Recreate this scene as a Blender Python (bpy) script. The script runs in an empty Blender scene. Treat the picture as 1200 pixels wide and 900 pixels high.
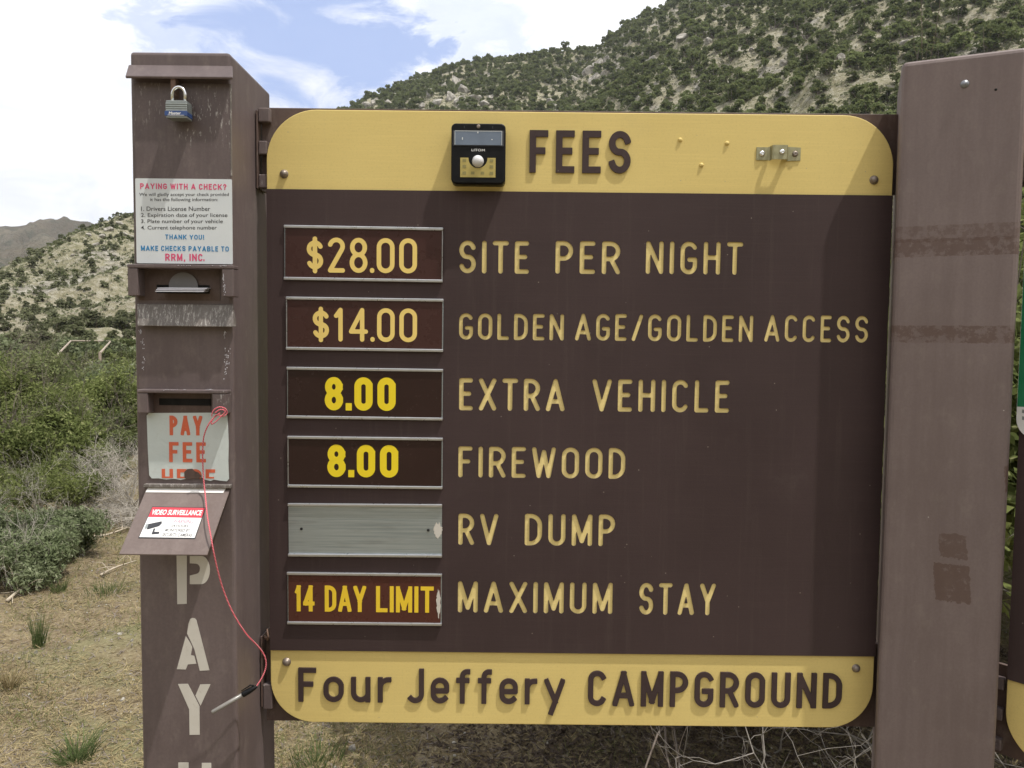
import bpy, bmesh, math, random
import numpy as np
from mathutils import Vector, Matrix

random.seed(7)
RNG = np.random.default_rng(11)
scene = bpy.context.scene
col = scene.collection

# ------------------------------------------------------------------ camera
FPX, CXP, CYP = 900.0, 600.0, 450.0          # focal length and centre for a 1200x900 picture
PITCH, ROLL, CAMH = math.radians(3.33), 0.0105, 1.55
CAM = Vector((0, 0, CAMH))
_f = Vector((0, math.cos(PITCH), -math.sin(PITCH)))
_u0 = Vector((0, math.sin(PITCH), math.cos(PITCH)))
_r0 = Vector((1, 0, 0))
CR = _r0 * math.cos(ROLL) + _u0 * math.sin(ROLL)
CU = _u0 * math.cos(ROLL) - _r0 * math.sin(ROLL)
cam_data = bpy.data.cameras.new('camera')
cam_data.sensor_width = 36.0
cam_data.lens = 36.0 * FPX / 1200.0
cam_data.clip_start = 0.05
cam_data.clip_end = 6000
cam = bpy.data.objects.new('camera', cam_data)
col.objects.link(cam)
cam.matrix_world = Matrix(((CR.x, CU.x, -_f.x, CAM.x), (CR.y, CU.y, -_f.y, CAM.y),
                           (CR.z, CU.z, -_f.z, CAM.z), (0, 0, 0, 1)))
scene.camera = cam

# ------------------------------------------------------------------ light
SUN_TO = Vector((0.36, -0.185, 1.0)).normalized()
SUN_EL = math.asin(SUN_TO.z)
SUN_AZ = math.atan2(SUN_TO.x, SUN_TO.y)
sd = bpy.data.lights.new('sun', 'SUN')
sd.energy = 3.7
sd.angle = math.radians(0.9)
sd.color = (1.0, 0.955, 0.87)
so = bpy.data.objects.new('sun', sd)
col.objects.link(so)
so.rotation_euler = (-SUN_TO).to_track_quat('-Z', 'Y').to_euler()

world = bpy.data.worlds.new('World')
scene.world = world
world.use_nodes = True
wt = world.node_tree
wt.nodes.clear()
def wn(t, **k):
    n = wt.nodes.new(t)
    for a, b in k.items():
        setattr(n, a, b)
    return n
def wmath(op, a, b=None, clamp=False):
    n = wn('ShaderNodeMath', operation=op, use_clamp=clamp)
    for i, v in enumerate((a, b)):
        if v is None: continue
        if isinstance(v, (int, float)): n.inputs[i].default_value = v
        else: wt.links.new(v, n.inputs[i])
    return n.outputs[0]
sky = wn('ShaderNodeTexSky', sky_type='NISHITA', sun_disc=False)
sky.sun_elevation = SUN_EL
sky.sun_rotation = SUN_AZ
sky.altitude = 2000
sky.dust_density = 2.0
tc = wn('ShaderNodeTexCoord')
def cloud_noise(scale, detail, off, sz=2.2, rough=0.55, dist=0.6):
    m = wn('ShaderNodeMapping')
    m.inputs['Scale'].default_value = (1, 1, sz)
    m.inputs['Location'].default_value = off
    wt.links.new(tc.outputs['Generated'], m.inputs['Vector'])
    n = wn('ShaderNodeTexNoise')
    n.inputs['Scale'].default_value = scale
    n.inputs['Detail'].default_value = detail
    n.inputs['Roughness'].default_value = rough
    n.inputs['Distortion'].default_value = dist
    wt.links.new(m.outputs[0], n.inputs['Vector'])
    return n.outputs['Fac']
def px_dir(x, y):
    return (_f * FPX + CR * (x - CXP) + CU * (CYP - y)).normalized()
def patch(x, y, inner, outer, k=0.0, noise=None):
    """1 at the direction, 0 beyond `outer` degrees from it"""
    d = px_dir(x, y)
    n = wn('ShaderNodeVectorMath', operation='DOT_PRODUCT')
    wt.links.new(tc.outputs['Generated'], n.inputs[0])
    n.inputs[1].default_value = d
    v = n.outputs['Value']
    if noise is not None:
        v = wmath('ADD', v, wmath('MULTIPLY', wmath('SUBTRACT', noise, 0.5), k))
    mr = wn('ShaderNodeMapRange', interpolation_type='SMOOTHSTEP')
    wt.links.new(v, mr.inputs['Value'])
    mr.inputs['From Min'].default_value = math.cos(math.radians(outer))
    mr.inputs['From Max'].default_value = math.cos(math.radians(inner))
    return mr.outputs[0]
n1 = cloud_noise(3.2, 6, (0.3, 0.1, 0.7))
n2 = cloud_noise(9.0, 7, (1.3, 4.1, 0.2), rough=0.6)
n3 = cloud_noise(2.0, 4, (5.3, 2.1, 3.2), sz=3.0)
# openings in the cloud: blue sky showing here and there all round, the widest ones in view
gap_any = wn('ShaderNodeMapRange', interpolation_type='SMOOTHSTEP')
wt.links.new(n1, gap_any.inputs['Value'])
gap_any.inputs['From Min'].default_value = 0.60
gap_any.inputs['From Max'].default_value = 0.72
g = patch(428, 50, 1.0, 7.0, 0.035, n2)
g2 = patch(340, 5, 1.5, 10.0, 0.045, n2)
g3 = patch(520, 20, 0.5, 8.0, 0.05, n2)
g4 = patch(205, 15, 0.3, 6.0, 0.03, n2)
gaps = wmath('MAXIMUM', wmath('MAXIMUM', g, wmath('MULTIPLY', g2, 1.0)),
             wmath('MAXIMUM', wmath('MULTIPLY', g3, 0.55), wmath('MULTIPLY', g4, 0.7)))
gaps = wmath('MAXIMUM', gaps, wmath('MULTIPLY', gap_any.outputs[0], 0.55))
cover = wmath('SUBTRACT', 1.0, wmath('MULTIPLY', gaps, 0.93), True)
# cloud brightness: white with soft grey undersides near the horizon
cl = wn('ShaderNodeMapRange', interpolation_type='SMOOTHSTEP')
wt.links.new(wmath('ADD', wmath('MULTIPLY', n3, 0.6), wmath('MULTIPLY', n2, 0.4)), cl.inputs['Value'])
cl.inputs['From Min'].default_value = 0.40
cl.inputs['From Max'].default_value = 0.60
cmix = wn('ShaderNodeMix', data_type='RGBA')
wt.links.new(cl.outputs[0], cmix.inputs[0])
cmix.inputs[6].default_value = (8.3, 8.6, 9.5, 1)
cmix.inputs[7].default_value = (12.6, 12.5, 12.4, 1)
haze_sky = wn('ShaderNodeMix', data_type='RGBA')
haze_sky.inputs[0].default_value = 0.62
wt.links.new(sky.outputs[0], haze_sky.inputs[6])
haze_sky.inputs[7].default_value = (4.0, 5.5, 9.8, 1)
smix = wn('ShaderNodeMix', data_type='RGBA')
wt.links.new(cover, smix.inputs[0])
wt.links.new(haze_sky.outputs[2], smix.inputs[6])
wt.links.new(cmix.outputs[2], smix.inputs[7])
bg = wn('ShaderNodeBackground')
bg.inputs['Strength'].default_value = 0.10
wt.links.new(smix.outputs[2], bg.inputs['Color'])
wo = wn('ShaderNodeOutputWorld')
wt.links.new(bg.outputs[0], wo.inputs['Surface'])

vs = scene.view_settings
vs.view_transform = 'Standard'
vs.look = 'None'
vs.exposure = 0.27
vs.gamma = 1.0
scene.cycles.max_bounces = 6
scene.cycles.transparent_max_bounces = 6

# ------------------------------------------------------------------ helpers
def P(x, y, Y):
    """world point seen at pixel (x, y) of the 1200x900 photograph at depth Y"""
    d = _f * FPX + CR * (x - CXP) + CU * (CYP - y)
    return CAM + d * (Y / d.y)
def Pz(x, y, z):
    d = _f * FPX + CR * (x - CXP) + CU * (CYP - y)
    return CAM + d * ((z - CAMH) / d.z)
def Ppl(x, y, p, n):
    d = _f * FPX + CR * (x - CXP) + CU * (CYP - y)
    return CAM + d * ((p - CAM).dot(n) / d.dot(n))
def project(p):
    v = Vector(p) - CAM
    z = v.dot(_f)
    return (CXP + FPX * v.dot(CR) / z, CYP - FPX * v.dot(CU) / z)

def thing(name, label, cat, loc=(0, 0, 0), rotz=0.0, group=None):
    o = bpy.data.objects.new(name, None)
    o.empty_display_size = 0.1
    col.objects.link(o)
    o.location = loc
    o.rotation_euler = (0, 0, rotz)
    o['label'] = label
    o['category'] = cat
    if group: o['group'] = group
    return o
def tag(o, label=None, cat=None, group=None, kind=None):
    if label: o['label'] = label
    if cat: o['category'] = cat
    if group: o['group'] = group
    if kind: o['kind'] = kind
    return o
def root_mat(o):
    m = Matrix.Identity(4)
    while o is not None:
        m = (Matrix.Translation(o.location) @ o.rotation_euler.to_matrix().to_4x4()) @ m
        o = o.parent
    return m
def link(name, me, mat, parent=None, local=False):
    """link a mesh as one object; vertices are in world space unless local"""
    o = bpy.data.objects.new(name, me)
    if mat is not None:
        me.materials.clear()
        for m in (mat if isinstance(mat, (list, tuple)) else [mat]):
            me.materials.append(m)
    col.objects.link(o)
    if parent is not None:
        o.parent = parent
        if not local:
            me.transform(root_mat(parent).inverted())
    return o
def np_mesh(name, V, F, smooth=False):
    V = np.asarray(V, dtype=np.float32); F = np.asarray(F, dtype=np.int32)
    me = bpy.data.meshes.new(name)
    k = F.shape[1]
    me.vertices.add(len(V)); me.vertices.foreach_set('co', V.ravel())
    me.loops.add(F.size); me.loops.foreach_set('vertex_index', F.ravel())
    me.polygons.add(len(F))
    me.polygons.foreach_set('loop_start', np.arange(0, F.size, k, dtype=np.int32))
    if smooth: me.polygons.foreach_set('use_smooth', np.ones(len(F), dtype=bool))
    me.update(calc_edges=True)
    return me
class MB:
    def __init__(self):
        self.bm = bmesh.new()
    def box(self, x0, x1, y0, y1, z0, z1, bevel=0.0, seg=2, m=None):
        r = bmesh.ops.create_cube(self.bm, size=1.0)
        vs_ = r['verts']
        for v in vs_:
            v.co = Vector(((x0 + x1) / 2 + v.co.x * (x1 - x0), (y0 + y1) / 2 + v.co.y * (y1 - y0), (z0 + z1) / 2 + v.co.z * (z1 - z0)))
        if m is not None:
            for v in vs_: v.co = m @ v.co
        if bevel > 0:
            es = list({e for v in vs_ for e in v.link_edges})
            bmesh.ops.bevel(self.bm, geom=es, offset=bevel, segments=seg, affect='EDGES', profile=0.5)
        return self
    def hexa(self, pts, bevel=0.0, seg=2):
        """8 corner points: 0-3 front loop, 4-7 back loop"""
        v = [self.bm.verts.new(p) for p in pts]
        fs = [(0, 1, 2, 3), (7, 6, 5, 4), (0, 4, 5, 1), (1, 5, 6, 2), (2, 6, 7, 3), (3, 7, 4, 0)]
        nf = [self.bm.faces.new([v[i] for i in f]) for f in fs]
        bmesh.ops.recalc_face_normals(self.bm, faces=nf)
        if bevel > 0:
            es = list({e for q in v for e in q.link_edges})
            bmesh.ops.bevel(self.bm, geom=es, offset=bevel, segments=seg, affect='EDGES', profile=0.5)
        return self
    def lathe(self, prof, origin, axis, n=20):
        """profile [(radius, distance along axis)]"""
        axis = Vector(axis).normalized()
        a = axis.orthogonal().normalized(); b = axis.cross(a)
        rings = []
        for r, h in prof:
            c = Vector(origin) + axis * h
            if r < 1e-6:
                rings.append([self.bm.verts.new(c)])
            else:
                rings.append([self.bm.verts.new(c + a * (r * math.cos(2 * math.pi * i / n)) + b * (r * math.sin(2 * math.pi * i / n))) for i in range(n)])
        for p, q in zip(rings, rings[1:]):
            for i in range(n):
                j = (i + 1) % n
                if len(p) == 1: self.bm.faces.new((p[0], q[j], q[i]))
                elif len(q) == 1: self.bm.faces.new((p[i], p[j], q[0]))
                else: self.bm.faces.new((p[i], p[j], q[j], q[i]))
        return self
    def tube(self, pts, rad, n=8):
        pts = [Vector(p) for p in pts]
        rads = rad if isinstance(rad, (list, tuple)) else [rad] * len(pts)
        up = None; rings = []
        for i, p in enumerate(pts):
            t = (pts[min(i + 1, len(pts) - 1)] - pts[max(i - 1, 0)]).normalized()
            if up is None: up = t.orthogonal().normalized()
            a = (up - t * up.dot(t)).normalized(); up = a
            b = t.cross(a)
            rings.append([self.bm.verts.new(p + (a * math.cos(2 * math.pi * k / n) + b * math.sin(2 * math.pi * k / n)) * rads[i]) for k in range(n)])
        for p, q in zip(rings, rings[1:]):
            for i in range(n):
                j = (i + 1) % n
                self.bm.faces.new((p[i], p[j], q[j], q[i]))
        self.bm.faces.new(rings[0][::-1]); self.bm.faces.new(rings[-1])
        return self
    def build(self, name, mat, parent=None, smooth=False, local=False):
        bmesh.ops.recalc_face_normals(self.bm, faces=self.bm.faces)
        me = bpy.data.meshes.new(name)
        if smooth:
            for f in self.bm.faces: f.smooth = True
        self.bm.to_mesh(me); self.bm.free()
        return link(name, me, mat, parent, local)

# 2D outlines -> solid plates -------------------------------------------------
def plate_mesh(contours, thick, bevel=0.0, offset=0.0):
    cu = bpy.data.curves.new('outline', 'CURVE')
    cu.dimensions = '2D'; cu.fill_mode = 'BOTH'
    cu.extrude = max(thick / 2 - bevel, 1e-6)
    cu.bevel_depth = bevel; cu.bevel_resolution = 1; cu.offset = offset
    for c in contours:
        sp = cu.splines.new('POLY')
        sp.points.add(len(c) - 1)
        flat = []
        for (x, y) in c: flat += [x, y, 0.0, 1.0]
        sp.points.foreach_set('co', flat)
        sp.use_cyclic_u = True
    ob = bpy.data.objects.new('outline', cu)
    me = bpy.data.meshes.new_from_object(ob)
    bpy.data.objects.remove(ob); bpy.data.curves.remove(cu)
    return me
def plate(name, contours, yfront, thick, mat, parent, bevel=0.0, offset=0.0, local=False):
    """contours in world X,Z; a solid slab with its front face at yfront facing -Y"""
    me = plate_mesh(contours, thick, bevel, offset)
    me.transform(Matrix.Translation((0, yfront + thick / 2, 0)) @ Matrix.Rotation(math.pi / 2, 4, 'X'))
    return link(name, me, mat, parent, local)
def rrect(x0, x1, z0, z1, rad, n=8):
    """rounded rectangle; rad one number or four (top left, top right, bottom right, bottom left)"""
    rs = rad if isinstance(rad, (list, tuple)) else [rad] * 4
    out = []
    for (cx, cz, sx, sz, r, a0) in ((x0, z1, 1, -1, rs[0], 180), (x1, z1, -1, -1, rs[1], 90), (x1, z0, -1, 1, rs[2], 0), (x0, z0, 1, 1, rs[3], 270)):
        if r < 1e-7:
            out.append((cx, cz)); continue
        m = max(2, n)
        for i in range(m + 1):
            a = math.radians(a0 - 90 * i / m)
            out.append((cx + sx * r + r * math.cos(a), cz + sz * r + r * math.sin(a)))
    return out

# stroke lettering -----------------------------------------------------------
def arc(cx, cy, rx, ry, a0, a1, n=14):
    return [(cx + rx * math.cos(math.radians(a0 + (a1 - a0) * i / n)), cy + ry * math.sin(math.radians(a0 + (a1 - a0) * i / n))) for i in range(n + 1)]
def skeleton(ch, w, h):
    r = min(w / 2, h / 2)
    if ch == 'A': return [[(0, 0), (w / 2, h)], [(w, 0), (w / 2, h)], [(.17 * w, .27 * h), (.83 * w, .27 * h)]]
    if ch == 'C': return [arc(r, h - r, r, r, 25, 180) + arc(r, r, r, r, 180, 335)]
    if ch == 'D':
        q = min(.75 * w, h / 2)
        return [[(0, 0), (0, h)], [(0, h), (w - q, h)] + arc(w - q, h - q, q, q, 90, 0) + arc(w - q, q, q, q, 0, -90) + [(0, 0)]]
    if ch == 'E': return [[(0, 0), (0, h)], [(0, h), (w, h)], [(0, .52 * h), (.82 * w, .52 * h)], [(0, 0), (w, 0)]]
    if ch == 'F': return [[(0, 0), (0, h)], [(0, h), (w, h)], [(0, .52 * h), (.78 * w, .52 * h)]]
    if ch == 'G': return [arc(r, h - r, r, r, 25, 180) + arc(r, r, r, r, 180, 360) + [(w, .42 * h)], [(w, .44 * h), (.55 * w, .44 * h)]]
    if ch == 'H': return [[(0, 0), (0, h)], [(w, 0), (w, h)], [(0, .52 * h), (w, .52 * h)]]
    if ch == 'I': return [[(w / 2, 0), (w / 2, h)]]
    if ch == 'J': return [[(w, h), (w, r)] + arc(w - r, r, r, r, 0, -140)]
    if ch == 'L': return [[(0, 0), (0, h)], [(0, 0), (w, 0)]]
    if ch == 'M': return [[(0, 0), (0, h)], [(0, h), (w / 2, .1 * h)], [(w / 2, .1 * h), (w, h)], [(w, h), (w, 0)]]
    if ch == 'N': return [[(0, 0), (0, h)], [(0, h), (w, 0)], [(w, 0), (w, h)]]
    if ch in 'O0': return [arc(r, h - r, r, r, 0, 180) + arc(r, r, r, r, 180, 360) + [(w, h - r)]]
    if ch == 'P' or ch == 'R':
        q = min(.27 * h, w)
        s = [[(0, 0), (0, h)], [(0, h), (w - q, h)] + arc(w - q, h - q, q, q, 90, -90) + [(0, h - 2 * q)]]
        if ch == 'R': s.append([(.5 * w, h - 2 * q), (w, 0)])
        return s
    if ch == 'S':
        return [arc(w / 2, .75 * h, w / 2, .25 * h, 18, 255, 20) + arc(w / 2, .255 * h, w / 2, .255 * h, 75, -162, 20)]
    if ch == 'T': return [[(w / 2, 0), (w / 2, h)], [(0, h), (w, h)]]
    if ch == 'U': return [[(0, h), (0, r)] + arc(r, r, r, r, 180, 360) + [(w, h)]]
    if ch == 'V': return [[(0, h), (w / 2, 0)], [(w, h), (w / 2, 0)]]
    if ch == 'W': return [[(0, h), (.25 * w, 0)], [(.25 * w, 0), (w / 2, .9 * h)], [(w / 2, .9 * h), (.75 * w, 0)], [(.75 * w, 0), (w, h)]]
    if ch == 'X': return [[(0, 0), (w, h)], [(0, h), (w, 0)]]
    if ch == 'Y': return [[(0, h), (w / 2, .42 * h)], [(w, h), (w / 2, .42 * h)], [(w / 2, .42 * h), (w / 2, 0)]]
    if ch == '/': return [[(0, 0), (w, h)]]
    if ch == '2': return [arc(r, h - r, r, r, 165, -30) + [(0, 0)], [(0, 0), (w, 0)]]
    if ch == '8': return [arc(w / 2, .76 * h, .47 * w, .24 * h, 0, 360, 30), arc(w / 2, .26 * h, .5 * w, .26 * h, 0, 360, 30)]
    if ch == '1': return [[(.75 * w, 0), (.75 * w, h)], [(.05 * w, .8 * h), (.75 * w, h)]]
    if ch == '4': return [[(.75 * w, 0), (.75 * w, h)], [(.75 * w, h), (0, .27 * h)], [(0, .27 * h), (w, .27 * h)]]
    if ch == '$':
        g = .1 * h; k = h - 2 * g
        return [[(x, y + g) for x, y in arc(w / 2, .75 * k, w / 2, .25 * k, 22, 255, 20) + arc(w / 2, .255 * k, w / 2, .255 * k, 75, -158, 20)], [(w / 2, -.03 * h), (w / 2, 1.03 * h)]]
    if ch == '.': return [[(w / 2, 0), (w / 2, .001)]]
    if ch == 'K': return [[(0, 0), (0, h)], [(w, h), (0, .38 * h)], [(.34 * w, .56 * h), (w, 0)]]
    if ch == 'B':
        q = .25 * h
        return [[(0, 0), (0, h)], [(0, h), (w - q - .04 * w, h)] + arc(w - q - .04 * w, h - q, q, q, 90, -90) + [(0, h / 2)], [(0, h / 2), (w - q, h / 2)] + arc(w - q, q, q, q, 90, -90) + [(0, 0)]]
    if ch == '?': return [arc(w / 2, .74 * h, w / 2, .26 * h, 165, -50) + [(w / 2, .40 * h), (w / 2, .30 * h)], [(w / 2, 0), (w / 2, .01 * h)]]
    if ch == '!': return [[(w / 2, .34 * h), (w / 2, h)], [(w / 2, 0), (w / 2, .01 * h)]]
    if ch == ',': return [[(w / 2, -.12 * h), (w / 2, .02 * h)]]
    x = .70 * h
    r = min(w / 2, x / 2)
    if ch == 'o': return [arc(r, x - r, r, r, 0, 180) + arc(r, r, r, r, 180, 360) + [(w, x - r)]]
    if ch == 'u': return [[(0, x), (0, r)] + arc(r, r, r, r, 180, 360), [(w, x), (w, 0)]]
    if ch == 'r': return [[(0, 0), (0, x)], arc(w * .95, x - w * .95, w * .95, w * .95, 175, 88)]
    if ch == 'e': return [[(0, .48 * x), (w, .48 * x)] + arc(r, x - r, r, r, 5, 180) + arc(r, r, r, r, 180, 318)]
    if ch == 'f': return [[(.38 * w, 0), (.38 * w, h - .5 * w)] + arc(.88 * w, h - .5 * w, .5 * w, .5 * w, 180, 85), [(0, x), (.85 * w, x)]]
    if ch == 'y': return [[(0, x), (w * .55, .02 * h)], [(w, x), (w * .30, -.36 * h)]]
    raise KeyError(ch)
CHW = dict(A=.60, C=.50, D=.52, E=.44, F=.44, G=.52, H=.52, L=.44, M=.62, N=.54, O=.54, P=.50, R=.52, S=.52, T=.50, U=.52,
           V=.60, W=.74, X=.56, Y=.58, J=.46, o=.50, u=.48, r=.34, e=.50, f=.40, y=.56)
CHW.update({'K': .56, 'B': .54, '?': .46, '!': .17, ',': .17, ' ': .16, '/': .42, '0': .50, '2': .48, '8': .50, '1': .30, '4': .54, '$': .46})
_gcache = {}
def glyph(ch, W, H, t, style, grow=0.0, clip_low=None):
    """closed outlines of one letter in a W x H box (origin lower left)"""
    key = (ch, round(W, 5), round(H, 5), round(t, 5), style, grow, clip_low)
    if key in _gcache: return _gcache[key]
    sk = skeleton(ch, W - t, H - t)
    low = -.40 * H if ch == 'y' else (-.2 * H if ch == ',' else 0.0)
    if ch == '$': low = -.06 * H
    hi = 1.06 * H if ch == '$' else H
    step = t / (7.0 if style == 'round' else 11.0)
    m = t * .5 + grow + step
    xs = np.arange(-m, W + m + step, step); ys = np.arange(low - m, hi + m + step, step)
    X, Y = np.meshgrid(xs, ys)
    D = np.full(X.shape, 1e3)
    hw = t / 2
    for pl in sk:
        pl = [(a + hw, b + hw) for a, b in pl]
        n = len(pl)
        for i in range(n - 1):
            (ax, ay), (bx, by) = pl[i], pl[i + 1]
            dx, dy = bx - ax, by - ay
            L = math.hypot(dx, dy)
            if L < 1e-7: continue
            dx /= L; dy /= L
            u = (X - ax) * dx + (Y - ay) * dy
            v = np.abs(-(X - ax) * dy + (Y - ay) * dx)
            if style == 'round' or ch == '.' and style != 'block':
                uc = np.clip(u, 0, L)
                d = np.hypot(u - uc, v) - hw
            else:
                e0 = hw if i == 0 else 0.0; e1 = hw if i == n - 2 else 0.0
                qx = np.maximum(-e0 - u, u - L - e1); qy = v - hw
                d = np.minimum(np.maximum(qx, qy), 0) + np.hypot(np.maximum(qx, 0), np.maximum(qy, 0))
                if i > 0:
                    d = np.minimum(d, np.hypot(X - ax, Y - ay) - hw)
            D = np.minimum(D, d)
    if style != 'round':
        D = np.maximum(D, np.maximum(np.maximum(-X, X - W), np.maximum(low - Y, Y - hi)))
    if clip_low is not None:
        D = np.maximum(D, clip_low - Y)
    D = D - grow + 1e-7
    S = D < 0
    code = S[:-1, :-1] * 1 + S[:-1, 1:] * 2 + S[1:, 1:] * 4 + S[1:, :-1] * 8
    tab = {1: [(3, 0)], 2: [(0, 1)], 3: [(3, 1)], 4: [(1, 2)], 5: [(3, 2), (1, 0)], 6: [(0, 2)], 7: [(3, 2)], 8: [(2, 3)], 9: [(2, 0)],
           10: [(0, 3), (2, 1)], 11: [(2, 1)], 12: [(1, 3)], 13: [(1, 0)], 14: [(0, 3)]}
    nxt = {}; pos = {}
    for j, i in zip(*np.nonzero((code > 0) & (code < 15))):
        ek = {0: ('h', j, i), 1: ('v', j, i + 1), 2: ('h', j + 1, i), 3: ('v', j, i)}
        for a, b in tab[int(code[j, i])]:
            nxt[ek[a]] = ek[b]
            for e in (ek[a], ek[b]):
                if e not in pos:
                    k, jj, ii = e
                    if k == 'h':
                        d0, d1 = D[jj, ii], D[jj, ii + 1]; f = d0 / (d0 - d1)
                        pos[e] = (xs[ii] + f * step, ys[jj])
                    else:
                        d0, d1 = D[jj, ii], D[jj + 1, ii]; f = d0 / (d0 - d1)
                        pos[e] = (xs[ii], ys[jj] + f * step)
    out = []
    while nxt:
        s = next(iter(nxt)); c = []; e = s
        while e in nxt:
            c.append(pos[e]); e = nxt.pop(e)
        # drop points on straight runs
        keep = []
        N = len(c)
        if N < 4: continue
        tol = t * .012
        def rdp(pts):
            if len(pts) < 3: return pts
            A = np.array(pts); a = A[0]; b = A[-1]; ab = b - a; L = np.hypot(*ab)
            dd = np.abs((A[:, 0] - a[0]) * ab[1] - (A[:, 1] - a[1]) * ab[0]) / L if L > 1e-9 else np.hypot(A[:, 0] - a[0], A[:, 1] - a[1])
            k = int(dd.argmax())
            if dd[k] < tol: return [pts[0], pts[-1]]
            return rdp(pts[:k + 1])[:-1] + rdp(pts[k:])
        half = N // 2
        keep = rdp(c[:half + 1])[:-1] + rdp(c[half:] + [c[0]])[:-1]
        if len(keep) >= 3: out.append([(float(a), float(b)) for a, b in keep])
    _gcache[key] = out
    return out
def layout(word, x0, x1, z0, z1, t, gapk=.185):
    """[(char, x, width)] so that the word fills x0..x1"""
    H = z1 - z0
    nat = []
    for c in word:
        nat.append(t / H if c == 'I' else (.9 * t / H if c == '.' else CHW[c]))
    fixed = sum(H * n for n, c in zip(nat, word) if c in 'I.')
    var = sum(H * n for n, c in zip(nat, word) if c not in 'I.')
    gp = [gapk * H * (.55 if '.' in word[i:i + 2] else 1.0) for i in range(len(word) - 1)]
    s = (x1 - x0 - fixed) / (var + sum(gp)) if (var + sum(gp)) > 0 else 1
    x = x0; out = []
    for i, (n, c) in enumerate(zip(nat, word)):
        wd = H * n * (1 if c in 'I.' else s)
        out.append((c, x, wd)); x += wd + (gp[i] * s if i < len(gp) else 0)
    return out
def caps_mesh(text, u0, u1, v0, v1, tk, gapk=.16):
    """flat mesh of a line of stroke capitals in the rectangle (x right, y up)"""
    H = v1 - v0; st = H * tk; parts = []
    for ch, gx, gw in layout(text, u0, u1, v0, v1, st, gapk):
        if ch == ' ': continue
        parts.append(plate_mesh(shift(glyph(ch, gw, H, st, 'square'), gx, v0), .0002))
    return join_meshes('print', parts)
def shift(cs, dx, dz):
    return [[(a + dx, b + dz) for a, b in c] for c in cs]

# built-in font text as flat print fitted to a rectangle of a plane ----------
def text_mesh(s, u0, u1, v0, v1, frame, bold=0.0, shear=0.0):
    """frame(u, v) -> world point"""
    cu = bpy.data.curves.new('t', 'FONT')
    cu.body = s; cu.size = 1.0; cu.offset = bold; cu.shear = shear; cu.resolution_u = 3
    ob = bpy.data.objects.new('t', cu)
    me = bpy.data.meshes.new_from_object(ob)
    bpy.data.objects.remove(ob); bpy.data.curves.remove(cu)
    co = np.array([v.co[:2] for v in me.vertices])
    if len(co) == 0: return me
    mn, mx = co.min(0), co.max(0)
    for v in me.vertices:
        a = u0 + (v.co.x - mn[0]) / (mx[0] - mn[0]) * (u1 - u0)
        b = v0 + (v.co.y - mn[1]) / (mx[1] - mn[1]) * (v1 - v0)
        v.co = frame(a, b)
    return me
def flat_text(name, s, u0, u1, v0, v1, frame, mat, parent, bold=0.0, shear=0.0):
    return link(name, text_mesh(s, u0, u1, v0, v1, frame, bold, shear), mat, parent)
def join_meshes(name, mes):
    bm = bmesh.new()
    for m in mes:
        bm.from_mesh(m); bpy.data.meshes.remove(m)
    me = bpy.data.meshes.new(name); bm.to_mesh(me); bm.free()
    return me

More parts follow.
